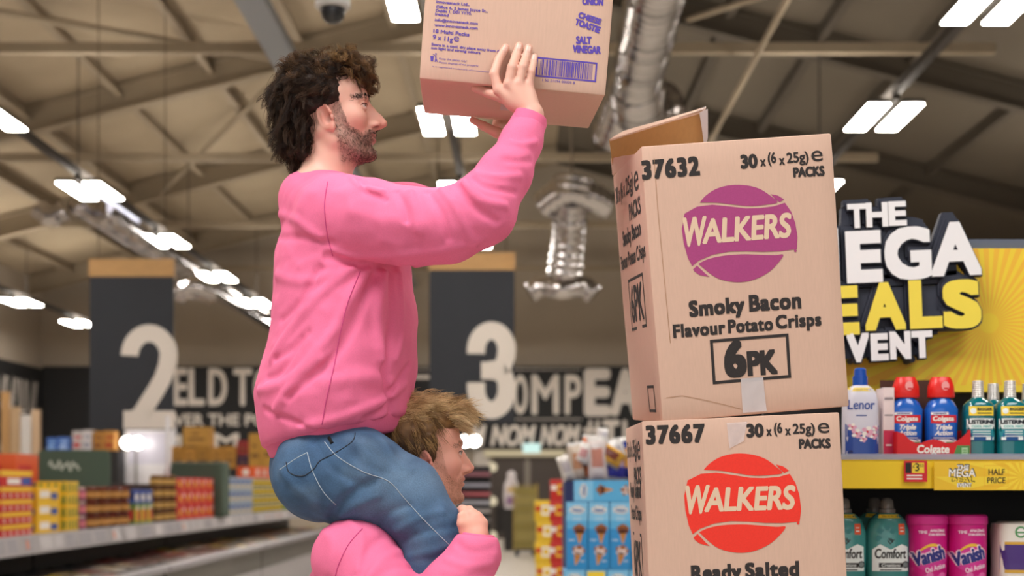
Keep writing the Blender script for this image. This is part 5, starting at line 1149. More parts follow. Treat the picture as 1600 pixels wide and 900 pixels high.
def m_col(fl):
    band(fl, -.036, .036, .098, .118, 2, 1); fl.poly([(-.036, .098), (.02, .098), (-.01, .094), (-.036, .096)], 2, 1); band(fl, -.036, .012, .119, .126, 0, 1); fl.text('Colgate', -.031, .102, .058, .0125, 0, 3, .0008, 6, .05, ref='C'); fl.rect(-0.03, 0.121, 0.006, 0.124, 1, 2)
    fl.text('Triple', -.022, .078, .044, .013, 0, 2, .0009, 6, .3, ref='T'); fl.text('Action', -.026, .062, .05, .012, 0, 2, .0007, 6, .3, ref='A'); band(fl, -.035, .035, .05, .058, 3, 1); fl.rect(-0.03, 0.053, 0.028, 0.055, 0, 2); fl.poly([(-.036, .025), (.036, .04), (.036, .05), (-.036, .05)], 0, 1); fl.rect(.005, .03, .035, .043, 4, 2); band(fl, -.036, .036, .012, .025, 0, 1)
    fl.stroke([(-.03+.06*i/8, .046+.006*math.sin(math.pi*i/8)) for i in range(9)], .002, 1, 2)
def mk_col():
    return bottle('mouthwash_bottle', secC, BLUW, [(.168, .036, .026, 2.6), (.172, .038, .028, 2.6), (.2, .036, .026, 2.6), (.218, .030, .022, 2.6), (.226, .026, .018, 2.6)], CAPR, m_col, [CW, plain('#16388c'), CR, plain('#0f3f9b'), CG],
                  lambda o: Flat().disc(.004, .2, .011, .013, 0, 0).put([(.0, .19), (.012, .19), (.012, .195), (0, .195)], [(0, 1, 2, 3)], 1, 1).build('cap_mark', [plain('#f2a0a0'), CR], lambda a, b_, l: (a, -.0285-l, b_), o))
A = mk_col(); B_ = copy_tree(A)
tag(on_shelf(A, 1415, 3.975, PUT+.004), 'blue mouthwash bottle with red cap, left one in the red tray', 'bottle', 'blue mouthwash bottles'); tag(on_shelf(B_, 1470, 3.975, PUT+.004), 'blue mouthwash bottle with red cap, right one in the red tray', 'bottle', 'blue mouthwash bottles')
A.rotation_euler.z = -.06; B_.rotation_euler.z = .02
# teal mouthwash
TEAL = mat('mouthwash_teal', '#0d7f88', .12, trans=.35, coat=.5); SILV = mat('cap_silver', '#cfcbc6', .25, .3); WT = plain('#e9f1f0'); TB = plain('#0f4c8c'); TT = plain('#4fb3ae')
secL = [(0, .036, .028, 4), (.004, .041, .033, 4), (.04, .0415, .033, 4), (.045, .040, .032, 4), (.05, .0415, .033, 4), (.13, .0415, .033, 4), (.15, .040, .032, 3.5), (.162, .03, .026, 2.6), (.168, .02, .02, 2), (.172, .0175, .0175, 2)]
def m_lis(fl):
    band(fl, -.034, .034, .120, .146, 3, 1); fl.text('BIGGER', -.012, .134, .042, .0075, 1, 3, .0006); fl.rect(-0.012, 0.125, 0.028, 0.128, 1, 3); fl.disc(-.023, .133, .008, None, 0, 2)
    band(fl, -.039, .039, .083, .112, 0, 1); fl.text('LISTERINE', -.035, .097, .07, .0105, 1, 3, .0011, 6); fl.text('COOL MINT', -.028, .0865, .056, .006, 4, 3, .0004); band(fl, -.039, .039, .05, .082, 5, 1); fl.poly([(-.039, .05), (.039, .05), (.039, .062), (-.039, .072)], 2, 2)
    for z in (.075, .068, .061): fl.rect(-.025, z, .025, z+.0025, 0, 3)
    fl.rect(-.034, .052, -.022, .06, 0, 3); fl.rect(.012, .052, .034, .06, 0, 3)
def mk_lis():
    cp = []
    for i in range(9): z = .170+.046*i/8; cp += [(z, .0175-.002*(i/8), .0175-.002*(i/8), 2), (z+.003, .0162-.002*(i/8), .0162-.002*(i/8), 2)]
    return bottle('mouthwash_bottle', secL, TEAL, cp, SILV, m_lis, [WT, plain('#16202c'), TB, CY, TT, plain('#1b8a9a')])
A = mk_lis()
for px, Y, lb in ((1528, 3.96, 'teal mouthwash bottle with silver cap right of the red tray'), (1578, 3.96, 'teal mouthwash bottle with silver cap at the right picture edge'), (1552, 4.07, 'teal mouthwash bottle with only its silver cap showing behind the front two'), (1606, 4.07, 'teal mouthwash bottle second in line at the right picture edge')):
    o = A if px == 1528 else copy_tree(A); tag(on_shelf(o, px, Y), lb, 'bottle', 'teal mouthwash bottles')
# green-blue softener on the lower shelf
PLO = Z_(947, YS)+.0008
SOFT = mat('softener_teal', '#4aa3a0', .2, trans=.3, coat=.4); CLR = mat('cap_clear_grey', '#8d8984', .15, trans=.4)
secS = [(0, .05, .035, 3), (.004, .055, .04, 3), (.12, .0615, .042, 3), (.2, .061, .041, 3), (.232, .05, .036, 2.8), (.248, .034, .028, 2.3), (.253, .022, .022, 2)]
def m_sof(fl):
    band(fl, -.032, .032, .238, .248, 3, .8); fl.text('VALUE PACK', -.022, .2405, .044, .005, 1, 2); fl.poly([(-.05, .09), (.05, .09), (.048, .158), (.03, .165), (0, .150), (-.03, .165), (-.05, .150)], 0, 1)
    fl.text('Comfort', -.043, .126, .086, .026, 1, 3, .0009, 6, .08, ref='C'); band(fl, -.033, .033, .1, .113, 1, 2); fl.text('Creations', -.026, .1025, .052, .008, 0, 4, .0003, 6, .2, ref='C'); fl.stroke([(-.008, .176), (-.002, .166), (.006, .172), (.0, .182)], .0028, 1, 2); fl.stroke([(-.006, .182), (.002, .172), (.01, .178)], .0026, 1, 2)
    fl.rect(.022, .192, .04, .222, 2, 1); fl.rect(.026, .2, .036, .203, 0, 2); fl.rect(.026, .21, .036, .212, 0, 2); fl.disc(.042, .108, .010, None, 1, 3); fl.disc(.042, .108, .0075, None, 4, 4); fl.rect(-0.03, 0.092, 0.03, 0.095, 1, 3)
    for x, z in ((-.03, .2), (-.01, .21), (-.035, .18), (.005, .2)): fl.poly([(x-.01, z), (x, z+.012), (x+.012, z+.004), (x+.002, z-.008)], 5, .7)
A = bottle('fabric_softener_bottle', secS, SOFT, [(.25, .024, .024, 2), (.262, .024, .024, 2), (.264, .019, .019, 2), (.285, .0175, .0175, 2), (.292, .013, .013, 2), (.295, .005, .005, 2)], CLR, m_sof, [WT, CB, plain('#e2572b'), CY, plain('#7d8a8a'), plain('#2f7d7f')])
for i, (px, Y, lb) in enumerate(((1386, 3.97, 'teal fabric softener bottle with clear cap left of the magenta tubs'), (1318, 3.97, 'teal fabric softener bottle half hidden by the lower crisps carton'), (1366, 4.1, 'teal fabric softener bottle with cap showing behind the whole one'), (1314, 4.1, 'teal fabric softener bottle standing behind the half hidden one'))):
    o = A if i == 0 else copy_tree(A); tag(on_shelf(o, px, Y, PLO), lb, 'bottle', 'teal fabric softener bottles')
# magenta stain remover tubs
VAN = mat('tub_magenta', '#cf1583', .35); VANL = mat('tub_lid_magenta', '#d62a92', .4)
secV = [(0, .046, .046, 2.4), (.004, .05, .05, 2.4), (.1, .0535, .053, 2.4), (.22, .0545, .054, 2.4)]
def m_van(fl):
    fl.text('TIME', -.036, .196, .022, .0075, 0, 2, .0005); fl.text('AMAZING', -.006, .2, .042, .0075, 0, 2, .0005); fl.text('STAIN REMOVAL', -.01, .19, .05, .006, 0, 2, .0004)
    pts = [(.046*math.cos(a)*1.0, .126+.032*math.sin(a)) for a in np.linspace(0, 2*math.pi, 28, endpoint=False)]; r = math.radians(20); pts = [(x*math.cos(r)-(z-.126)*math.sin(r), .126+x*math.sin(r)+(z-.126)*math.cos(r)) for x, z in pts]; fl.poly(pts, 4, 1)
    fl.stroke([(-.044+.088*i/12, .118+.046*math.sin(.4+2.2*i/12)) for i in range(13)], [.002+.006*math.sin(math.pi*i/12) for i in range(13)], 3, 2)
    fl.text('Vanish', -.042, .105, .084, .036, 1, 5, .0022, 8, .12, 1, math.radians(16), ref='V'); fl.text('Vanish', -.043, .1065, .084, .036, 0, 4, .0044, 8, .12, 1, math.radians(16), ref='V'); fl.text('Oxi Action', -.016, .086, .058, .014, 0, 4, .0006, 6, .1, 1, math.radians(16), ref='O')
    for z in (.05, .06, .07): fl.rect(-.02, z, .03, z+.003, 0, 2)
    for i in range(6): fl.disc(-.03+.012*i, .06+.01*(i % 3), .01, .008, 2, 1)
def lidribs(o): MB().loft([sring(*s) for s in [(.2435, .0555, .055, 2.4), (.2475, .052, .0515, 2.4)]]).build('lid_top', VANL, o, 30)
A = bottle('stain_remover_tub', secV, VAN, [(.2205, .0555, .055, 2.4), (.223, .057, .0565, 2.4), (.243, .0565, .056, 2.4)], VANL, m_van, [plain('#f7d8ea'), plain('#2a2f7f'), plain('#e76bb3'), plain('#f0c23a'), plain('#d8369a')], lidribs)
for i, (px, lb) in enumerate(((1448, 'magenta stain remover tub next to the teal softener bottle'), (1509.5, 'magenta stain remover tub next to the toilet roll pack'))):
    o = A if i == 0 else copy_tree(A); tag(on_shelf(o, px, 3.955, PLO), lb, 'tub', 'magenta stain remover tubs')
# toilet roll pack
b = MB(); sec = [(0, .13, .055, 5), (.004, .138, .062, 5), (.05, .14, .064, 5), (.11, .138, .062, 5), (.2, .14, .064, 5), (.222, .137, .062, 5), (.228, .12, .05, 4)]
o = b.loft([sring(*s, N=48) for s in sec]).build('toilet_roll_pack', mat('pack_film', '#e9e3da', .25), None, 40); fl = Flat(); band(fl, -.136, .136, .095, .165, 0, 1, 24); band(fl, -.136, .136, .165, .173, 1, 1, 24); band(fl, -.136, .136, .086, .095, 1, 1, 24); fl.disc(-.085, .2, .016, None, 2, 1); fl.disc(-.085, .2, .011, None, 3, 2); fl.rect(-0.098, 0.197, -0.072, 0.201, 2, 3)
fl.rect(-0.05, 0.125, 0.05, 0.131, 3, 3); fl.build('label', [mat('pack_purple', '#4b2f7c', .3), plain('#d8a83a'), plain('#4e9a5a'), CW], surf(sec), o, .0004, .02); tag(on_shelf(o, 1630, 3.96, PLO), 'wrapped toilet roll pack with purple band at the right picture edge', 'toilet roll pack')
# ================================================================ middle distance: cone cartons, snacks, back doors
# ---- light blue ice cream cone cartons
YC = 7.3; kc = YC/F
CBL = mat('cone_carton_blue', '#2f8fd0', .45); CBT = plain('#7fc3ea'); CBD = plain('#1a62a8'); CNE = plain('#d99443'); CHO = plain('#6e3a22'); VAN_ = plain('#e8d3cf'); STRW = plain('#c8484a')
cw, chh, cd = 33.2*kc, 106*kc, .11
def cone(fl, x, z, s, scoop, top, ang=0):
    R = lambda a, b: (x+s*(a*math.cos(ang)-b*math.sin(ang)), z+s*(a*math.sin(ang)+b*math.cos(ang)))
    fl.poly([R(-.36, .1), R(.36, .1), R(.06, -1.0), R(-.06, -1.0)], 2, 2)
    for i in range(3): fl.stroke([R(-.3+.2*i, .05), R(.02+.05*i, -.7+.15*i)], s*.03, 3, 3); fl.stroke([R(.3-.2*i, .05), R(-.02-.05*i, -.7+.15*i)], s*.03, 3, 3)
    q = R(0, .36); fl.disc(q[0], q[1], s*.46, s*.44, scoop, 4, 18)
    for a in (-.34, 0, .34): q = R(a, .06); fl.disc(q[0], q[1], s*.16, s*.13, scoop, 4, 10)
    q = R(0, .62); fl.disc(q[0], q[1], s*.3, s*.2, top, 5, 12)
    for a in (-.46, .46): q = R(a, .4); fl.disc(q[0], q[1], s*.13, s*.2, top, 5, 10)
def cloud(fl, x, z, s, ang=0):
    R = lambda a, b: (x+s*(a*math.cos(ang)-b*math.sin(ang)), z+s*(a*math.sin(ang)+b*math.cos(ang)))
    for m, g, l in ((1, 1.0, 3), (5, .82, 4), (1, .68, 5)):
        for a, b, r in ((-.62, 0, .42), (-.2, .16, .46), (.25, .14, .46), (.64, .0, .4), (-.3, -.16, .4), (.28, -.18, .42)): q = R(a*(.9+.1*g), b); fl.disc(q[0], q[1], s*r*g, s*r*g, m, l, 14)
    q = R(-.66, -.2); fl.text('Askeys', q[0], q[1], s*1.32, s*.42, 5, 7, s*.03, 6, .1, 1, ang, ref='A')
def cone_box():
    o = MB().bx(-cw/2+.0006, cw/2-.0006, -cd/2, cd/2, 0, chh, 0, .0012).build('cone_carton', CBL, None, 30); fl = Flat()
    fl.rect(-cw/2+.002, chh*.72, cw/2-.002, chh-.002, 0, .6); fl.rect(-cw/2+.002, chh*.6, cw/2-.002, chh*.72, 6, .6)
    cloud(fl, 0, chh*.88, cw*.36); cone(fl, .012, chh*.545, cw*.5, 4, 3); cone(fl, 0.004, chh*.23, cw*.52, 7, 3, -.2)
    for z in (.76, .73): fl.rect(-.022, chh*z, .022, chh*z+.002, 1, 2)
    fl.rect(-.045, chh*.43, -.012, chh*.44, 1, 2); fl.rect(.015, chh*.12, .04, chh*.13, 1, 2)
    fl.build('printed_marks', [CBT, CW, CNE, plain('#9a5a2a'), CHO, CBD, plain('#58aee0'), VAN_], lambda a, b, l: (a, -cd/2-l-.0002, b), o, .0003)
    s = Flat(); s.rect(-cd/2+.002, chh*.7, cd/2-.002, chh-.002, 0); cloud(s, 0, chh*.85, cd*.3); s.build('side_marks', [CBT, CW, CNE, CHO, CHO, CBD], lambda a, b, l: (-cw/2-l+.0003, -a, b), o, .0003); return o
A = cone_box(); zr = Z_(890, YC)
pl = MB().bx(X_(880, YC), X_(1060, YC), YC-.02, YC+.32, 0, Z_(997, YC)-.001, 0, .004).build('display_plinth', mat('plinth_blue', '#2a6fb4', .6), None, 30, (0, 0, 0)); tag(pl, 'blue cardboard plinth under the cone cartons, below the picture edge', 'display stand')
n = 0
for r in range(2):
    for c in range(5):
        for d in range(2):
            if d == 1 and r == 0: continue
            o = A if n == 0 else copy_tree(A); n += 1
            o.location = (X_(901.7+34*c-(4 if r else 0), YC), YC+cd/2+d*(cd+.003), zr-r*(chh+.0012))
            w_ = ['first', 'second', 'third', 'fourth', 'fifth'][c]
            lb = ('pale blue ice cream cone carton, %s from the left in the fully visible row' % w_) if r == 0 else ('%s cone carton from the left in the %s lower row at the picture bottom' % (w_, 'front' if d == 0 else 'rear'))
            tag(o, lb, 'carton', 'upright ice cream cone cartons')
o = MB().bx(-chh/2, chh/2, -cd/2, cd/2, 0, cw, 0, .0012).build('cone_carton', CBL, None, 30); fl = Flat(); fl.rect(-chh/2+.002, .002, chh/2-.002, cw-.002, 6, .6); fl.rect(-chh/2+.002, .002, -chh*.22, cw-.002, 0, .8); cloud(fl, -chh*.36, cw*.5, cw*.34, math.pi/2); cone(fl, -chh*.06, cw*.55, cw*.42, 4, 3, math.pi/2); cone(fl, chh*.3, cw*.5, cw*.42, 7, 3, math.pi/2-.2)
fl.build('printed_marks', [CBT, CW, CNE, plain('#9a5a2a'), CHO, CBD, plain('#58aee0'), VAN_], lambda a, b, l: (a, -cd/2-l-.0002, b), o, .0003); o2 = copy_tree(o)
o.location = (X_(897, YC)+chh/2, YC+cd/2, zr+chh+.0012); tag(o, 'ice cream cone carton lying on its side across the upright ones', 'carton', 'lying ice cream cone cartons'); o2.location = (X_(897, YC)+chh*1.5+.003, YC+cd/2, zr+chh+.0012); tag(o2, 'ice cream cone carton lying on its side, hidden behind the crisps cartons', 'carton', 'lying ice cream cone cartons')
tag(MB().bx(X_(918, 7.28), X_(945, 7.28), -.001, .001, 0, .08).build('shelf_card', CY, None, False, (0, YC-.008, Z_(893, YC)-.08)), 'small yellow card in front of the lower cone cartons', 'price ticket')
# ---- snack bags piled on a dark blue stand
YBg = 8.3
st = MB().bx(X_(882, YBg), X_(1010, YBg), YBg-.1, YBg+.5, 0, Z_(752, YBg)).build('display_stand', mat('stand_navy', '#222a5c', .6)); tag(st, 'dark blue stand behind the cone cartons carrying snack bags', 'display stand')
def bag(w, h, m1, m2, seed):
    b = MB(); nz, nx = 12, 10; R = random.Random(seed); V = []
    for s in (-1, 1):
        for i in range(nz+1):
            for j in range(nx+1):
                u, v = j/nx*2-1, i/nz*2-1; t = max(0, (1-abs(u)**2.5)*(1-abs(v)**3)); V.append((u*w/2*(1-.06*(1-v*v)), s*(.002+.05*t**.6+.006*math.sin(9*u+seed)*math.sin(7*v)), h/2+v*h/2*(1+.02*math.sin(5*u))))
    q = (nz+1)*(nx+1); Fc = []; M = []
    for s in (0, 1):
        for i in range(nz):
            for j in range(nx):
                a = s*q+i*(nx+1)+j; f = (a, a+1, a+nx+2, a+nx+1); Fc.append(f if s == 0 else f[::-1]); M.append(1 if 4 <= i <= 8 and 1 < j < 8 else (0 if 1 <= i < nz-1 else 2))
    for i in range(nz): Fc += [(i*(nx+1), (i+1)*(nx+1), (i+1)*(nx+1)+q, i*(nx+1)+q), (i*(nx+1)+nx, i*(nx+1)+nx+q, (i+1)*(nx+1)+nx+q, (i+1)*(nx+1)+nx)]; M += [0, 0]
    return mobj('snack_bag', V, Fc, [m1, m2, plain('#d8d4d0', .25)], None, True, M)
gb = lambda h: mat('bag_'+h, h, .22)
for i, (px, py, wp, hp_, rot, c1, c2_, lb) in enumerate([(891, 752, 22, 42, -.5, '#d9d2cc', '#b8aeb0', 'pale snack bag leaning left at the edge of the navy stand'), (903, 752, 26, 62, -.2, '#d8c6b4', '#c98f6a', 'beige snack bag second from the left on the navy stand'), (917, 752, 28, 74, .15, '#e2702a', '#f0d9c8', 'orange snack bag on the navy stand'), (935, 752, 32, 70, -.08, '#e9dcd9', '#d08d7c', 'white and pink snack bag on the navy stand'), (960, 752, 40, 66, .08, '#3a3a9c', '#cdb7d8', 'violet blue snack bag next to the crisps carton'),
        (980, 752, 34, 70, -.15, '#2a3482', '#e0a050', 'navy snack bag touching the crisps carton edge'), (946, 716, 44, 30, .9, '#d9a23a', '#7d3b2a', 'gold snack bag lying on top of the bag pile'), (968, 714, 36, 36, -.8, '#e6e2e0', '#c9c2c8', 'white snack bag on top of the bag pile'), (928, 712, 26, 34, .8, '#d8472c', '#eeddd0', 'red snack bag on top of the bag pile'), (907, 716, 22, 34, .6, '#ece6e2', '#d8a0a0', 'white snack bag tilted at the left of the bag pile'), (941, 694, 18, 34, .1, '#ece9ea', '#cfcbd2', 'small white bag standing highest on the bag pile')]):
    o = bag(wp*YBg/F, hp_*YBg/F, gb(c1), gb(c2_), i); Y = YBg+.02+.04*(i % 3); o.location = (X_(px, Y), Y, Z_(py, Y)+(.0 if py > 720 else -.03)); o.rotation_euler = (.1 if i % 2 else -.1, rot*.6, .2*math.sin(i*2)); tag(o, lb, 'snack bag', 'snack bags on the navy stand')
# ---- red and yellow multipack stack
YR = 14.0; R1 = mat('multipack_red', '#c3231d', .4); R2 = mat('multipack_yellow', '#e8bf2b', .4)
def multipack(m, mk):
    o = MB().bx(-.078, .078, -.12, .12, 0, .205, 0, .004).build('multipack_carton', m, None, 30); fl = Flat(); fl.rect(-.01, .06, .07, .16, 0); fl.rect(-.07, .1, -.02, .15, 1); fl.disc(.03, .11, .03, .03, 2, 2); fl.build('printed_marks', mk, lambda a, b, l: (a, -.121-l, b), o); return o
A = multipack(R1, [R2, CW, R1]); Bq = multipack(R2, [CW, R1, R2]); a_ = b_ = 0; nr = 8
for i in range(nr):
    z = i*.206
    for c in range(2):
        if c == 0 and i > 6: continue
        src = Bq if c == 0 else A
        if (c == 0 and b_ == 0) or (c == 1 and a_ == 0): o = src
        else: o = copy_tree(src)
        if c == 0: b_ += 1
        else: a_ += 1
        o.location = (X_(849 if c == 0 else 870.5, YR)+.012*math.sin(i*3), YR, z); tag(o, 'yellow and white multipack in the left column of the red and yellow stack' if c == 0 else 'red multipack with yellow panel in the right column of the red and yellow stack', 'multipack', 'yellow multipack column' if c == 0 else 'red multipack column')
# ---- stock trolley
YT2 = 32; kt = YT2/F; e = empty('stock_trolley', (X_(821, YT2), YT2, 0)); tm = mat('trolley_frame', '#a58d46', .5); W_ = 36*kt
for s in (-1, 1):
    for y in (-.25, .25): MB().tube([(s*W_/2, y, .12), (s*W_/2, y, Z_(756, YT2))], .018, 6).build('post', tm, e)
fb = MB()
for z in np.linspace(.2, 1.6, 9): fb.tube([(-W_/2, -.25, z), (W_/2, -.25, z)], .008, 5); 
for x in np.linspace(-W_/2, W_/2, 7): fb.tube([(x, -.25, .15), (x, -.25, 1.62)], .006, 5)
fb.build('mesh_front', tm, e); MB().bx(-W_/2, W_/2, -.25, .25, .12, .16).build('base', plain('#22283a'), e)
for s in (-1, 1):
    for y in (-.2, .2): b = MB().tube([(s*W_*.36, y-.02, .055), (s*W_*.36, y+.02, .055)], .055, 12); b.build('wheel', plain('#1a2036'), e)
ld = MB(); R = random.Random(2)
for i in range(7): ld.bx(-W_/2+.03, W_/2-.03, -.22, .22, .17+.2*i, .36+.2*i, i % 2)
ld.build('load', [plain('#8f8446'), plain('#a3965a')], e); tag(e, 'tall olive stock trolley on dark wheels by the back doors', 'trolley')
# ---- back doors and lintel
YD = 42.9
def at(px, py): q = P(px, py, YD); return q[0], q[2]
xa, za = at(770, 841); xb, zb = at(878, 714); e = empty('double_door', ((xa+xb)/2, YD, 0)); c = e.location.x; dm = mat('door_dark', '#453c37', .6)
MB().bx(xa-c, -.02, -.03, .03, 0, zb).build('door_leaf', dm, e); MB().bx(.02, xb-c, -.03, .03, 0, zb).build('door_leaf', dm, e); MB().bx(xa-c-.12, xa-c, -.06, .06, 0, zb+.1).bx(xb-c, xb-c+.12, -.06, .06, 0, zb+.1).bx(xa-c, xb-c, -.06, .06, zb, zb+.12).build('door_frame', plain('#8e8478'), e)
MB().bx(-.09, .09, -.05, -.03, .9, zb-.1).build('meeting_strip', plain('#7d756c'), e); MB().bx(xa-c+.1, xb-c-.1, -.045, -.03, .2, .95).build('kick_plate', plain('#15100e'), e)
e['kind'] = 'structure'; e.name = 'door_1'
xa, za = at(757, 713); xb, zb = at(882, 703.5); tag(MB().bx(xa, xb, -.1, .1, za, zb).build('light_box', emi('lintel_glow', '#d9c7a2', .75), None, False, (0, 42.82, 0)), 'long pale lit strip over the back doors', 'light box')
xa, za = at(817, 708); xb, zb = at(844, 693); o = MB().bx(xa, xb, -.05, .05, za, zb, 0, .03).build('exit_light', emi('exit_glow', '#cfeee6', 1.1), None, False, (0, 42.64, 0)); tag(o, 'small pale green lit sign over the back doors', 'sign')
for py in (730, 783, 837):  # pale round knobs of unclear use, given a glow of their own
    q = P(769, py, 42.2); tag(MB().lathe((0, 0, 0), [(-.14, .02), (-.1, .12), (0, .15), (.1, .12), (.14, .02)], 12).build('pale_knob', emi('knob_glow', '#e9d9b8', .9), None, True, tuple(q)), {730: 'upper', 783: 'middle', 837: 'lower'}[py]+' pale round knob left of the dark back doors', 'wall lamp', 'round knobs by the back doors')
pst = MB().bx(X_(769, 42.3)-.05, X_(769, 42.3)+.05, 42.25, 42.35, 0, Z_(722, 42.3)).build('knob_post', dm); tag(pst, 'dark post carrying the pale round knobs by the back doors', 'post')
# ---- dark rack behind the blond man's face
YK = 30; e = empty('display_rack', (X_(739, YK), YK, 0)); wk = 54*YK/F
MB().bx(-wk/2, wk/2, .0, .5, 0, Z_(728, YK)).build('back', plain('#17161a'), e)
for i, (py, m) in enumerate(((740, '#8d5a66'), (757, '#8f8f9c'), (771, '#a3545c'), (784, '#9c9ca6'), (797, '#a09a9a'), (812, '#6b6a6a'))): MB().bx(-wk/2, wk/2, -.22, 0, Z_(py+4, YK), Z_(py-2, YK)).build('tray', plain(m), e)
tag(e, 'dark rack with rows of pale trays beyond the blond face', 'display rack')
q = P(799, 795, 34.5); sec = [(0, .16, .12, 2.5), (.3, .2, .14, 2.5), (.6, .17, .12, 2.5), (.75, .1, .09, 2.2), (.86, .11, .1, 2), (.93, .04, .04, 2)]; o = MB().loft([sring(*s) for s in sec]).build('standee', plain('#c9c2c4'), None, 40, (q[0], q[1], q[2])); tag(o, 'pale bottle-shaped standee left of the olive trolley', 'standee')
fl = Flat(); fl.rect(-.12, .1, .12, .3, 0); fl.rect(-.1, .42, .12, .52, 1); fl.build('label', [plain('#8d6f92'), plain('#c9a957')], lambda a, b, l: (a, -.15-l, b), o)
o = MB().bx(-.18, .18, -.16, .16, 0, q[2]-.001, 0, .01).build('pedestal', plain('#1f1c1c'), None, False, (q[0], q[1], 0)); tag(o, 'dark pedestal under the pale standee', 'pedestal')
o = MB().bx(X_(738, 41), X_(768, 41), -.03, .03, Z_(728, 41), Z_(698, 41)).build('wall_panel', plain('#b9b2aa'), None, False, (0, 42.9, 0)); tag(o, 'pale panel on the back wall above the dark rack', 'panel')
# bright twin spot behind the blond man's face
def spot(px, py, Y, r, label):
    q = P(px, py, Y); e = empty('spot_lamp', tuple(q))
    for s in (-1, 1): MB().lathe((s*r*.75, 0, 0), [(-r*.9, r*.25), (-r*.6, r*.75), (0, r), (r*.6, r*.75), (r*.9, r*.25)], 14).build('bulb', emi('spot_glow', '#fffaf2', 9), e, True)
    MB().tube([(0, .02, r*.5), (0, .3, r*.5+.1)], .02, 6).tube([(-r, .02, 0), (r, .02, 0)], .03, 6).build('bracket', STEELD, e); MB().tube([(0, .3, -q[2]), (0, .3, r*.5+.1)], .03, 6).build('stand', STEELD, e); return tag(e, label, 'lamp')
spot(734, 689, 38, .17, 'bright twin lamp shining right behind the blond man face')
spot(207, 692, 33, .16, 'bright twin lamp under the 2 banner')
# ---- dome camera
YK2 = 8.0; q = P(520, 14, YK2); e = empty('dome_camera', tuple(q)); wm = mat('camera_white', '#cfcdcb', .4)
MB().lathe((0, 0, 0), [(0, .085), (.012, .1), (.05, .1), (.075, .085), (.08, .03), (.16, .03)], 28).build('housing', wm, e, 40); MB().lathe((0, 0, 0), [(-.085, .012), (-.078, .04), (-.055, .062), (-.02, .071), (0, .072)], 24).build('dome', mat('smoked_dome', '#2a2a2c', .08), e, True)
MB().tube([(0, 0, .15), (0, 0, roof_z(q[0])-q[2]-.1)], .022, 8).build('drop_pole', wm, e); tag(e, 'white dome security camera hanging at the top edge', 'security camera')

# ================================================================ left: freezer run with goods on the shelf above
SILS = mat('rail_silver', '#b7b2b4', .35, .2); FRZ = mat('freezer_white', '#a39fa2', .4); FRZD = mat('freezer_dark', '#161416', .5); GLS = mat('freezer_glass', '#3a3736', .3, noise=.7, nscale=2.5, stretch=(1, .25, 9))  # freezer glass is opaque, reflection streaks painted in by stretched noise
XE, ZS = -4.55, 1.125
FR = [(9.0, 14.2, 'nearest'), (14.25, 19.5, 'second'), (19.55, 25, 'third'), (25.05, 29.8, 'farthest')]
for y0, y1, nm in FR:
    e = empty('chest_freezer', (-4.2, (y0+y1)/2, 0)); h = (y1-y0)/2; L = lambda x: x+4.2
    MB().bx(L(-5.2), L(-3.62), -h, h, 0, .44, 0, .02).build('body', FRZ, e); MB().bx(L(-5.2), L(-4.95), -h, h, .44, 1.0).build('back', FRZD, e)
    MB().bx(L(-3.66), L(-3.62), -h, h, .44, .74).build('front_glass', GLS, e); MB().bx(L(-3.70), L(-3.56), -h, h, .715, .775, 0, .015).build('rim', mat('freezer_rim', '#8f8c92', .35), e); MB().bx(L(-4.95), L(-3.66), -h, h, .61, .63).build('basket', FRZD, e)
    for s in (-1, 1): MB().bx(L(-4.95), L(-3.66), s*h-.015, s*h+.015, .44, .68).build('end_panel', plain('#4d4a48'), e)
    tag(e, nm+' open chest freezer of the run along the left aisle', 'freezer', 'chest freezer run')
r = random.Random(9); pc = ['#241d1a', '#3a2a1c', '#7d2f12', '#2a2624', '#1b1b1f', '#5c1016', '#b59a2a', '#342b26', '#8f8a84', '#22262f', '#a56a2a']
protos = {}
y = 11.6
while y < 29.3:
    for x in (-4.72, -4.3, -3.9):
        cidx = r.choice(pc) if not (17.5 < y < 19.5) else r.choice(['#5c1016', '#b59a2a', '#5c1016', '#6e1c1c'])
        if cidx not in protos:
            o = MB().bx(-.17, .17, -.26, .26, 0, .07, 0, .015).build('frozen_pack', plain(cidx, .3), None, 30); fl = Flat(); fl.rect(-.12, -.2, .05, .2, 0, 1); fl.disc(.08, 0, .06, .14, 1, 1); fl.build('printed_marks', [plain(r.choice(['#4a3a30', '#8c7a60', '#2c2c30', '#6a2a1a'])), plain(r.choice(['#a8783c', '#b9b0a4', '#55423a']))], lambda a, b, l: (a, b, .0705+l), o); protos[cidx] = o
        else: o = copy_tree(protos[cidx])
        o.location = (x, y, .56+r.uniform(0, .06)); o.rotation_euler = (0, .12, r.uniform(-.06, .06)); tag(o, 'frozen food pack lying in the chest freezer run', 'frozen food pack', 'frozen packs in the freezers')
    y += .62
for o in [o for o in bpy.data.objects if o.name.startswith('frozen_pack')]: o.location.z = .63+.022
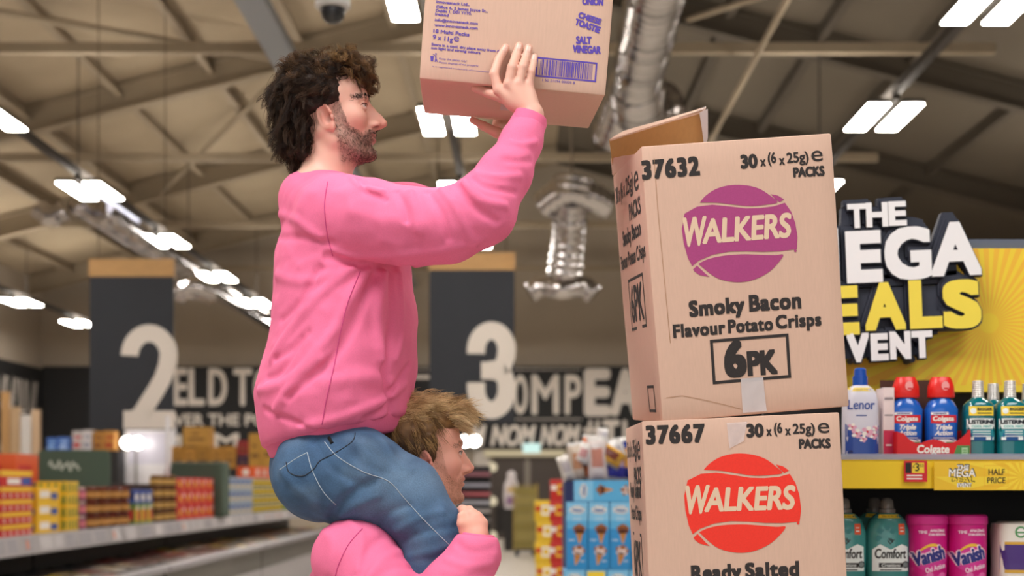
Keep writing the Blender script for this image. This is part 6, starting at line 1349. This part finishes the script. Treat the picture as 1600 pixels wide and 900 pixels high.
# shelf above
e = empty('freezer_shelf', (XE, 20, 0)); MB().bx(-.75, 0, -8.6, 9.8, ZS-.04, ZS).build('shelf_deck', FRZ, e)
rail = MB(); V = []
for yy in (-8.6, 9.8): V += [(0, yy, ZS+.01), (.03, yy, ZS-.17), (.012, yy, ZS-.17), (-.02, yy, ZS)]
rail.add(V, [(0, 1, 5, 4), (1, 2, 6, 5), (2, 3, 7, 6), (3, 0, 4, 7), (0, 3, 2, 1), (4, 5, 6, 7)]); rail.build('price_rail', SILS, e)
TKM = [plain('#c9c4c6'), plain('#d6d0d0'), plain('#a8a4aa'), plain('#d98a6a')]; TKF = lambda a, b, l: (.03-.03*(b/.18)+l*1.2+.001, a, ZS-.17+b); R = random.Random(1); yy = -8.4
while yy < 9.4:
    w = R.uniform(.25, .5); fl = Flat(); fl.rect(yy, .03, yy+w*.9, .15, R.choice([0, 0, 1, 2]), 1)
    if R.random() < .35: fl.rect(yy+.05, .05, yy+.12, .13, 3, 2)
    fl.build('price_ticket', TKM, TKF, e)
    yy += w+R.uniform(.02, .2)
for yy in np.arange(-8, 9.6, 3.2): MB().bx(-.5, -.44, yy-.03, yy+.03, .44, ZS-.03).build('upright', FRZD, e)
MB().bx(-.8, -.74, -8.6, 9.8, .95, ZS+.02).build('back_rail', FRZD, e)
tag(e, 'long shelf with silver price rail above the chest freezers', 'shelf')
YP = lambda px, X=-4.66: X*F/(px-VX)
def pk_box(name, sx, sy, sz, base, marks, mats):
    """a carton seen from the aisle: marks on its +X side and on the side facing the camera"""
    o = MB().bx(-sx, 0, -sy/2, sy/2, 0, sz, 0, .004).build(name, base, None, 30); fl = Flat(); marks(fl, sy, sz); fl.build('printed_marks', mats, lambda a, b, l: (l+.0008, a, b), o)
    f2 = Flat(); marks(f2, sx, sz); f2.build('end_marks', mats, lambda a, b, l: (a-sx/2, -sy/2-.0008-l, b), o); return o
def jar(name, body, lid, lab, s=1.3):
    o = MB().lathe((0, 0, 0), [(0, .04*s), (.006, .052*s), (.02, .055*s), (.11, .055*s), (.124, .044*s)], 14).build(name, body, None, 40); MB().lathe((0, 0, 0), [(.124, .047*s), (.146, .047*s), (.149, .042*s)], 14).build('lid', lid, o, 40); MB().lathe((0, 0, 0), [(.03, .0556*s), (.1, .0556*s)], 14, 0, False).build('label', lab, o, True); return o
def stack(src, y0, y1, step, layers, dz, x, label, cat, group, jit=.0, rows=1, dx=.12, z0=ZS):
    first = True
    for i in range(layers):
        yy = y0
        while yy <= y1+1e-6:
            for k_ in range(rows):
                o = src if first else copy_tree(src); first = False
                o.location = (x-k_*dx+r.uniform(-jit, jit), yy, z0+i*dz); tag(o, label, cat, group)
            yy += step
Yl = plain('#e7b81c'); Rd = plain('#c31d22'); Wh = plain('#e9e2dc'); Bl = plain('#2f4f9e'); Gn = plain('#5f7a34'); Br = plain('#6b3a1c'); Go = plain('#c79a4c'); Nv = plain('#28264d'); Or = plain('#d8561f'); Tn = plain('#b9853f'); Cm = plain('#d9c29a')
def mk_tray(fl, w, h): fl.rect(-w/2+.005, h*.6, w/2-.005, h-.003, 0); [fl.disc(-w/2+w*(i+.5)/5, h*.3, h*.17, h*.17, 1, 2, 10) for i in range(5)]
A = pk_box('snack_tray', .42, .80, .112, Rd, mk_tray, [Yl, Wh]); stack(A, YP(18), YP(18), 1, 4, .113, XE-.06, 'red and yellow tray in the lower pile at the left picture edge', 'tray', 'red and yellow trays')
A = pk_box('snack_carton', .42, .80, .15, Rd, lambda fl, w, h: (fl.rect(-w/2+.004, h*.62, w/2-.004, h-.003, 0), fl.rect(-w*.3, h*.15, w*.1, h*.5, 1), fl.rect(w*.15, h*.1, w*.45, h*.55, 2)), [Yl, Wh, Bl]); stack(A, YP(18), YP(58), .82, 1, .15, XE-.06, 'large yellow and red carton on top of the piled trays at far left', 'carton', 'yellow and red cartons', z0=ZS+.453)
A = pk_box('snack_carton', .42, .62, .15, Yl, lambda fl, w, h: (fl.rect(-w*.4, h*.3, w*.05, h*.75, 1), fl.rect(w*.1, h*.2, w*.42, h*.6, 2)), [Yl, Wh, Bl]); stack(A, YP(68), YP(68), 1, 3, .151, XE-.06, 'yellow carton with blue panel in the pile right of the trays', 'carton', 'yellow cartons with blue panel')
A = pk_box('snack_carton', .3, .40, .125, Yl, lambda fl, w, h: [fl.rect(-w*.4+i*w*.25, h*.2, -w*.28+i*w*.25, h*.85, 1) for i in range(4)], [Yl, Gn]); stack(A, YP(104), YP(104), 1, 4, .126, XE-.05, 'small yellow and green carton in the pile beside the jars', 'carton', 'yellow and green cartons')
A = jar('jar', plain('#3f120e', .2), plain('#7a3420', .3), plain('#b5803f')); stack(A, YP(140), YP(200), .40, 3, .15, XE-.09, 'red brown glass jar with gold lid in the jar pile under the green sign', 'jar', 'red brown jars')
A = jar('jar', plain('#7a4a6c', .2), plain('#c9a9a0', .3), plain('#c46a78')); stack(A, YP(120), YP(128), .3, 3, .15, XE-.09, 'pinkish jar at the left end of the jar pile', 'jar', 'pinkish jars')
A = pk_box('packet', .16, .26, .25, Gn, lambda fl, w, h: (fl.rect(-w*.4, h*.1, -w*.05, h*.8, 1), fl.rect(0, h*.2, w*.4, h*.7, 2), fl.disc(0, h*.8, w*.2, h*.1, 3, 2)), [Gn, Yl, Rd, Wh]); stack(A, YP(207), YP(232), .28, 1, .25, XE-.05, 'green and red packet standing right of the red brown jars', 'packet', 'green and red packets')
A = pk_box('packet', .16, .26, .16, Bl, lambda fl, w, h: (fl.rect(-w*.4, h*.2, w*.1, h*.7, 1), fl.rect(w*.15, h*.3, w*.4, h*.9, 2)), [Bl, Wh, Nv]); stack(A, YP(207), YP(232), .28, 1, .16, XE-.05, 'blue packet lying on the green and red packets', 'packet', 'blue packets', z0=ZS+.251)
A = jar('jar', plain('#2c170b', .2), plain('#8a5a2c', .3), plain('#b98f4a')); stack(A, YP(240), YP(268), .40, 4, .15, XE-.09, 'brown jar with gold lid in the tall pile left of the red boxes', 'jar', 'brown jars')
A = pk_box('biscuit_box', .3, .42, .19, Rd, lambda fl, w, h: (fl.disc(-w*.2, h*.55, w*.13, h*.25, 1, 1, 12), fl.rect(w*.0, h*.15, w*.42, h*.45, 2), fl.disc(w*.25, h*.75, w*.1, h*.15, 3, 2, 10)), [Rd, Yl, Or, Wh]); stack(A, YP(276), YP(322), .43, 3, .191, XE-.04, 'red and yellow box in the pile before the green cabinet', 'box', 'red and yellow boxes')
A = pk_box('packet', .25, .38, .2, plain('#9aa9b8'), lambda fl, w, h: (fl.rect(-w*.4, h*.5, w*.3, h*.8, 1), fl.rect(-w*.3, h*.15, w*.4, h*.4, 2)), [Wh, Bl, Cm]); stack(A, YP(346), YP(388), .40, 3, .201, XE-.05, 'blue and grey box in the pile right of the green cabinet', 'box', 'blue and grey boxes')
A = jar('tin', plain('#8d8a3a', .25), plain('#cfc9bd', .3), plain('#d2b23c')); stack(A, YP(394), YP(438), .42, 4, .15, XE-.09, 'yellow green tin in the pile at the end of the freezer shelf', 'tin', 'yellow green tins')
A = jar('tin', plain('#52742f', .25), plain('#e4e0da', .3), plain('#6f8f4a')); stack(A, YP(443), YP(473), .45, 3, .15, XE-.09, 'green tin beside the seated man jeans at the shelf end', 'tin', 'green tins')
A = pk_box('snack_carton', .3, .6, .2, Or, lambda fl, w, h: (fl.disc(0, h*.5, w*.2, h*.3, 1, 1, 12),), [Or, Wh]); stack(A, YP(400), YP(425), .65, 1, .2, XE-.08, 'orange carton on top of the yellow green tins', 'carton', 'orange cartons', z0=ZS+.601)
A = pk_box('snack_carton', .5, .7, .3, Or, lambda fl, w, h: (fl.rect(-w*.4, h*.2, w*.2, h*.6, 1),), [Or, Rd]); stack(A, 15.2, 15.2, 1, 1, .3, XE-.8, 'orange red carton behind the yellow trays', 'carton', 'orange red cartons', z0=ZS+.5)
sp = MB().bx(XE-1.35, XE-.83, 12, 21, 0, ZS+.49).build('back_plinth', plain('#2b2826')); tag(sp, 'dark plinth behind the freezer shelf', 'plinth')
# green signs
GRN = mat('sign_green', '#46584a', .6)
def green(px0, px1, py0, py1, Y, label, script):
    q0, q1 = P(px0, py1, Y), P(px1, py0, Y); e = empty('green_sign', ((q0[0]+q1[0])/2, Y, ZS+.49 if script else ZS)); w, h, zb = q1[0]-q0[0], q1[2]-q0[2], q0[2]-e.location.z
    fl = Flat(); fl.rrect(-w/2, zb, w/2, zb+h, h*.13); o = fl.build('board', [GRN], lambda a, b, l: (a, -l, b), e); sm = o.modifiers.new('thickness', 'SOLIDIFY'); sm.thickness = .03; sm.offset = 0
    if script:
        f2 = Flat(); t = np.linspace(0, 1, 60); f2.stroke([(-w*.34+w*.42*s, zb+h*(.6+.13*math.sin(s*34)*math.cos(s*9))) for s in t], .018, 0, 1); f2.build('script', [plain('#c9cfc4')], lambda a, b, l: (a, -.017-l, b), e)
    for s in (-1, 1): MB().bx(s*w*.3-.015, s*w*.3+.015, -.005, .015, 0, zb+.05).build('post', GRN, e)
    return tag(e, label, 'sign')
green(60, 172, 703, 765, 16.2, 'dark green rounded sign above the piled jars', True)
e = MB().bx(P(268, 0, 21)[0], P(350, 0, 21)[0], -.25, .25, ZS-.001, Z_(722, 21), 0, .03).build('green_cabinet', GRN, None, False, (0, 21.17, 0)); tag(e, 'dark green cabinet standing among the goods on the freezer shelf', 'cabinet')
q = P(262, 762, 19.3); tag(MB().tube([(0, 0, 0), (0, 0, Z_(650, 19.3)-ZS)], .03, 8).build('white_post', plain('#c9c5c8'), None, True, (q[0], 19.3, ZS)), 'slim white post rising from the goods under the 2 banner', 'post')
# ---- shelving far behind with brown cartons
YF = 30.0
e = empty('back_shelving', (X_(350, YF), YF, 0)); wf = 180*YF/F; dk = plain('#1a1718')
MB().bx(-wf/2, wf/2, -.05, .5, Z_(745, YF), Z_(732, YF)).build('shelf_deck', dk, e); MB().bx(-wf/2, wf/2, .5, .55, 0, Z_(745, YF)).build('back_panel', dk, e)
for s in (-1, 1): MB().bx(s*wf/2-.04, s*wf/2+.04, 0, .5, 0, Z_(735, YF)).build('side_panel', dk, e)
tag(e, 'dark shelving behind the freezers carrying brown cartons', 'shelving')
r2 = random.Random(5)
for i, (a, c, yt, yb, col, lb) in enumerate([(268, 287, 697, 732, '#a87830', 'brown carton at the left end of the dark shelving'), (288, 305, 699, 732, '#b58238', 'second brown carton from the left on the dark shelving'), (306, 328, 697, 732, '#a2752f', 'brown carton carrying the big upper carton'), (286, 328, 667, 697, '#bd8f45', 'big brown carton on top of the carton row'), (329, 349, 698, 732, '#b07f36', 'brown carton right of the big upper carton'), (350, 369, 697, 732, '#ad7c33', 'brown carton left of the red one'),
        (370, 388, 712, 732, '#3a1f3f', 'dark purple carton under the red one'), (370, 388, 688, 711, '#8e2a2c', 'red carton on the dark purple one'), (389, 408, 677, 732, '#b88a3c', 'tall brown carton right of the red one'), (409, 432, 670, 732, '#c0913f', 'tallest brown carton next to the pink sweatshirt')]):
    w_, h_ = (c-a)*YF/F, (yb-yt)*YF/F; o = MB().bx(-w_/2, w_/2, 0, .42, 0, h_-.002, 0, .01).build('brown_carton', mat('far_card_'+col, col, .8, noise=.1, nscale=5)); fl = Flat(); fl.rect(-w_*.3, h_*.3, w_*.3, h_*.42, 0); fl.rect(-w_*.2, h_*.6, w_*.1, h_*.68, 0); fl.build('printed_marks', [plain('#6f4a1c')], lambda x, y_, l: (x, -l-.001, y_), o)
    o.location = (X_((a+c)/2, YF), YF, Z_(yb, YF)); tag(o, lb, 'carton', 'brown cartons on the dark shelving')
# ---- black wall unit under the 2 banner, goods on it, white lit cabinet
YW = 33.0; o = MB().bx(X_(66, YW), X_(185, YW), 0, .6, 0, Z_(704, YW)).build('wall_unit', plain('#121114'), None, False, (0, YW, 0)); tag(o, 'black wall unit at left below the slogan board', 'wall unit')
for a, c, yt, col, c2_, lb in ((72, 88, 684, '#2f62b8', '#8fb2dd', 'blue pack at the left on the black wall unit'), (90, 107, 683, '#3568bd', '#a9c0e0', 'blue pack next to the striped red one on the black wall unit'), (112, 127, 673, '#b9b3b4', '#b03338', 'red and white pack on the black wall unit'), (128, 142, 672, '#c9c5c8', '#8f8fa0', 'pale pack on the black wall unit'), (144, 160, 674, '#a9762f', '#7d4a1c', 'left brown carton on the black wall unit'), (161, 178, 673, '#b07a32', '#9a3c1c', 'right brown carton on the black wall unit')):
    w_, h_ = (c-a)*YW/F, (704-yt)*YW/F; o = MB().bx(-w_/2, w_/2, 0, .35, 0, h_, 0, .01).build('pack', plain(col)); fl = Flat(); fl.rect(-w_*.4, h_*.15, w_*.3, h_*.4, 0); fl.rect(-w_*.3, h_*.6, w_*.4, h_*.75, 0); fl.build('printed_marks', [plain(c2_)], lambda x, y_, l: (x, -l-.001, y_), o); o.location = (X_((a+c)/2, YW), YW+.05, Z_(704, YW)+.001); tag(o, lb, 'pack', 'packs on the black wall unit')
b = MB(); w_ = 74*YW/F; h0 = Z_(728, YW); b.bx(-w_/2, w_/2, 0, .6, 0, Z_(662, YW)-.0, 0, .08); o = b.build('lit_cabinet', mat('cabinet_white', '#d9d6da', .4), None, False, (X_(221, YW), YW+.5, 0)); fl = Flat(); fl.rect(-w_*.4, h0+.05, w_*.4, h0+.8, 0); fl.build('glass', [mat('cabinet_glass', '#c9c6d4', .1)], lambda x, y_, l: (x, -l-.002, y_), o); tag(o, 'white cabinet behind the bright lamp under the 2 banner', 'cabinet')
# timber panels and goods against the far left wall
for i, (a, c, yt, yb, col, lb) in enumerate([(2, 15, 612, 728, '#b98f5e', 'timber panel at the left picture edge'), (17, 32, 636, 724, '#b79a78', 'pale timber panel beside the white one'), (33, 49, 648, 724, '#cfc9c4', 'white upright panel at far left'), (50, 63, 640, 722, '#bfa284', 'timber panel next to the black wall unit')]):
    Yq = 36.5; o = MB().bx(X_(a, Yq), X_(c, Yq), -.05, .05, 0, Z_(yt, Yq), 0, .01).build('upright_panel', plain(col), None, False, (0, Yq, 0)); tag(o, lb, 'panel', 'upright panels at far left')
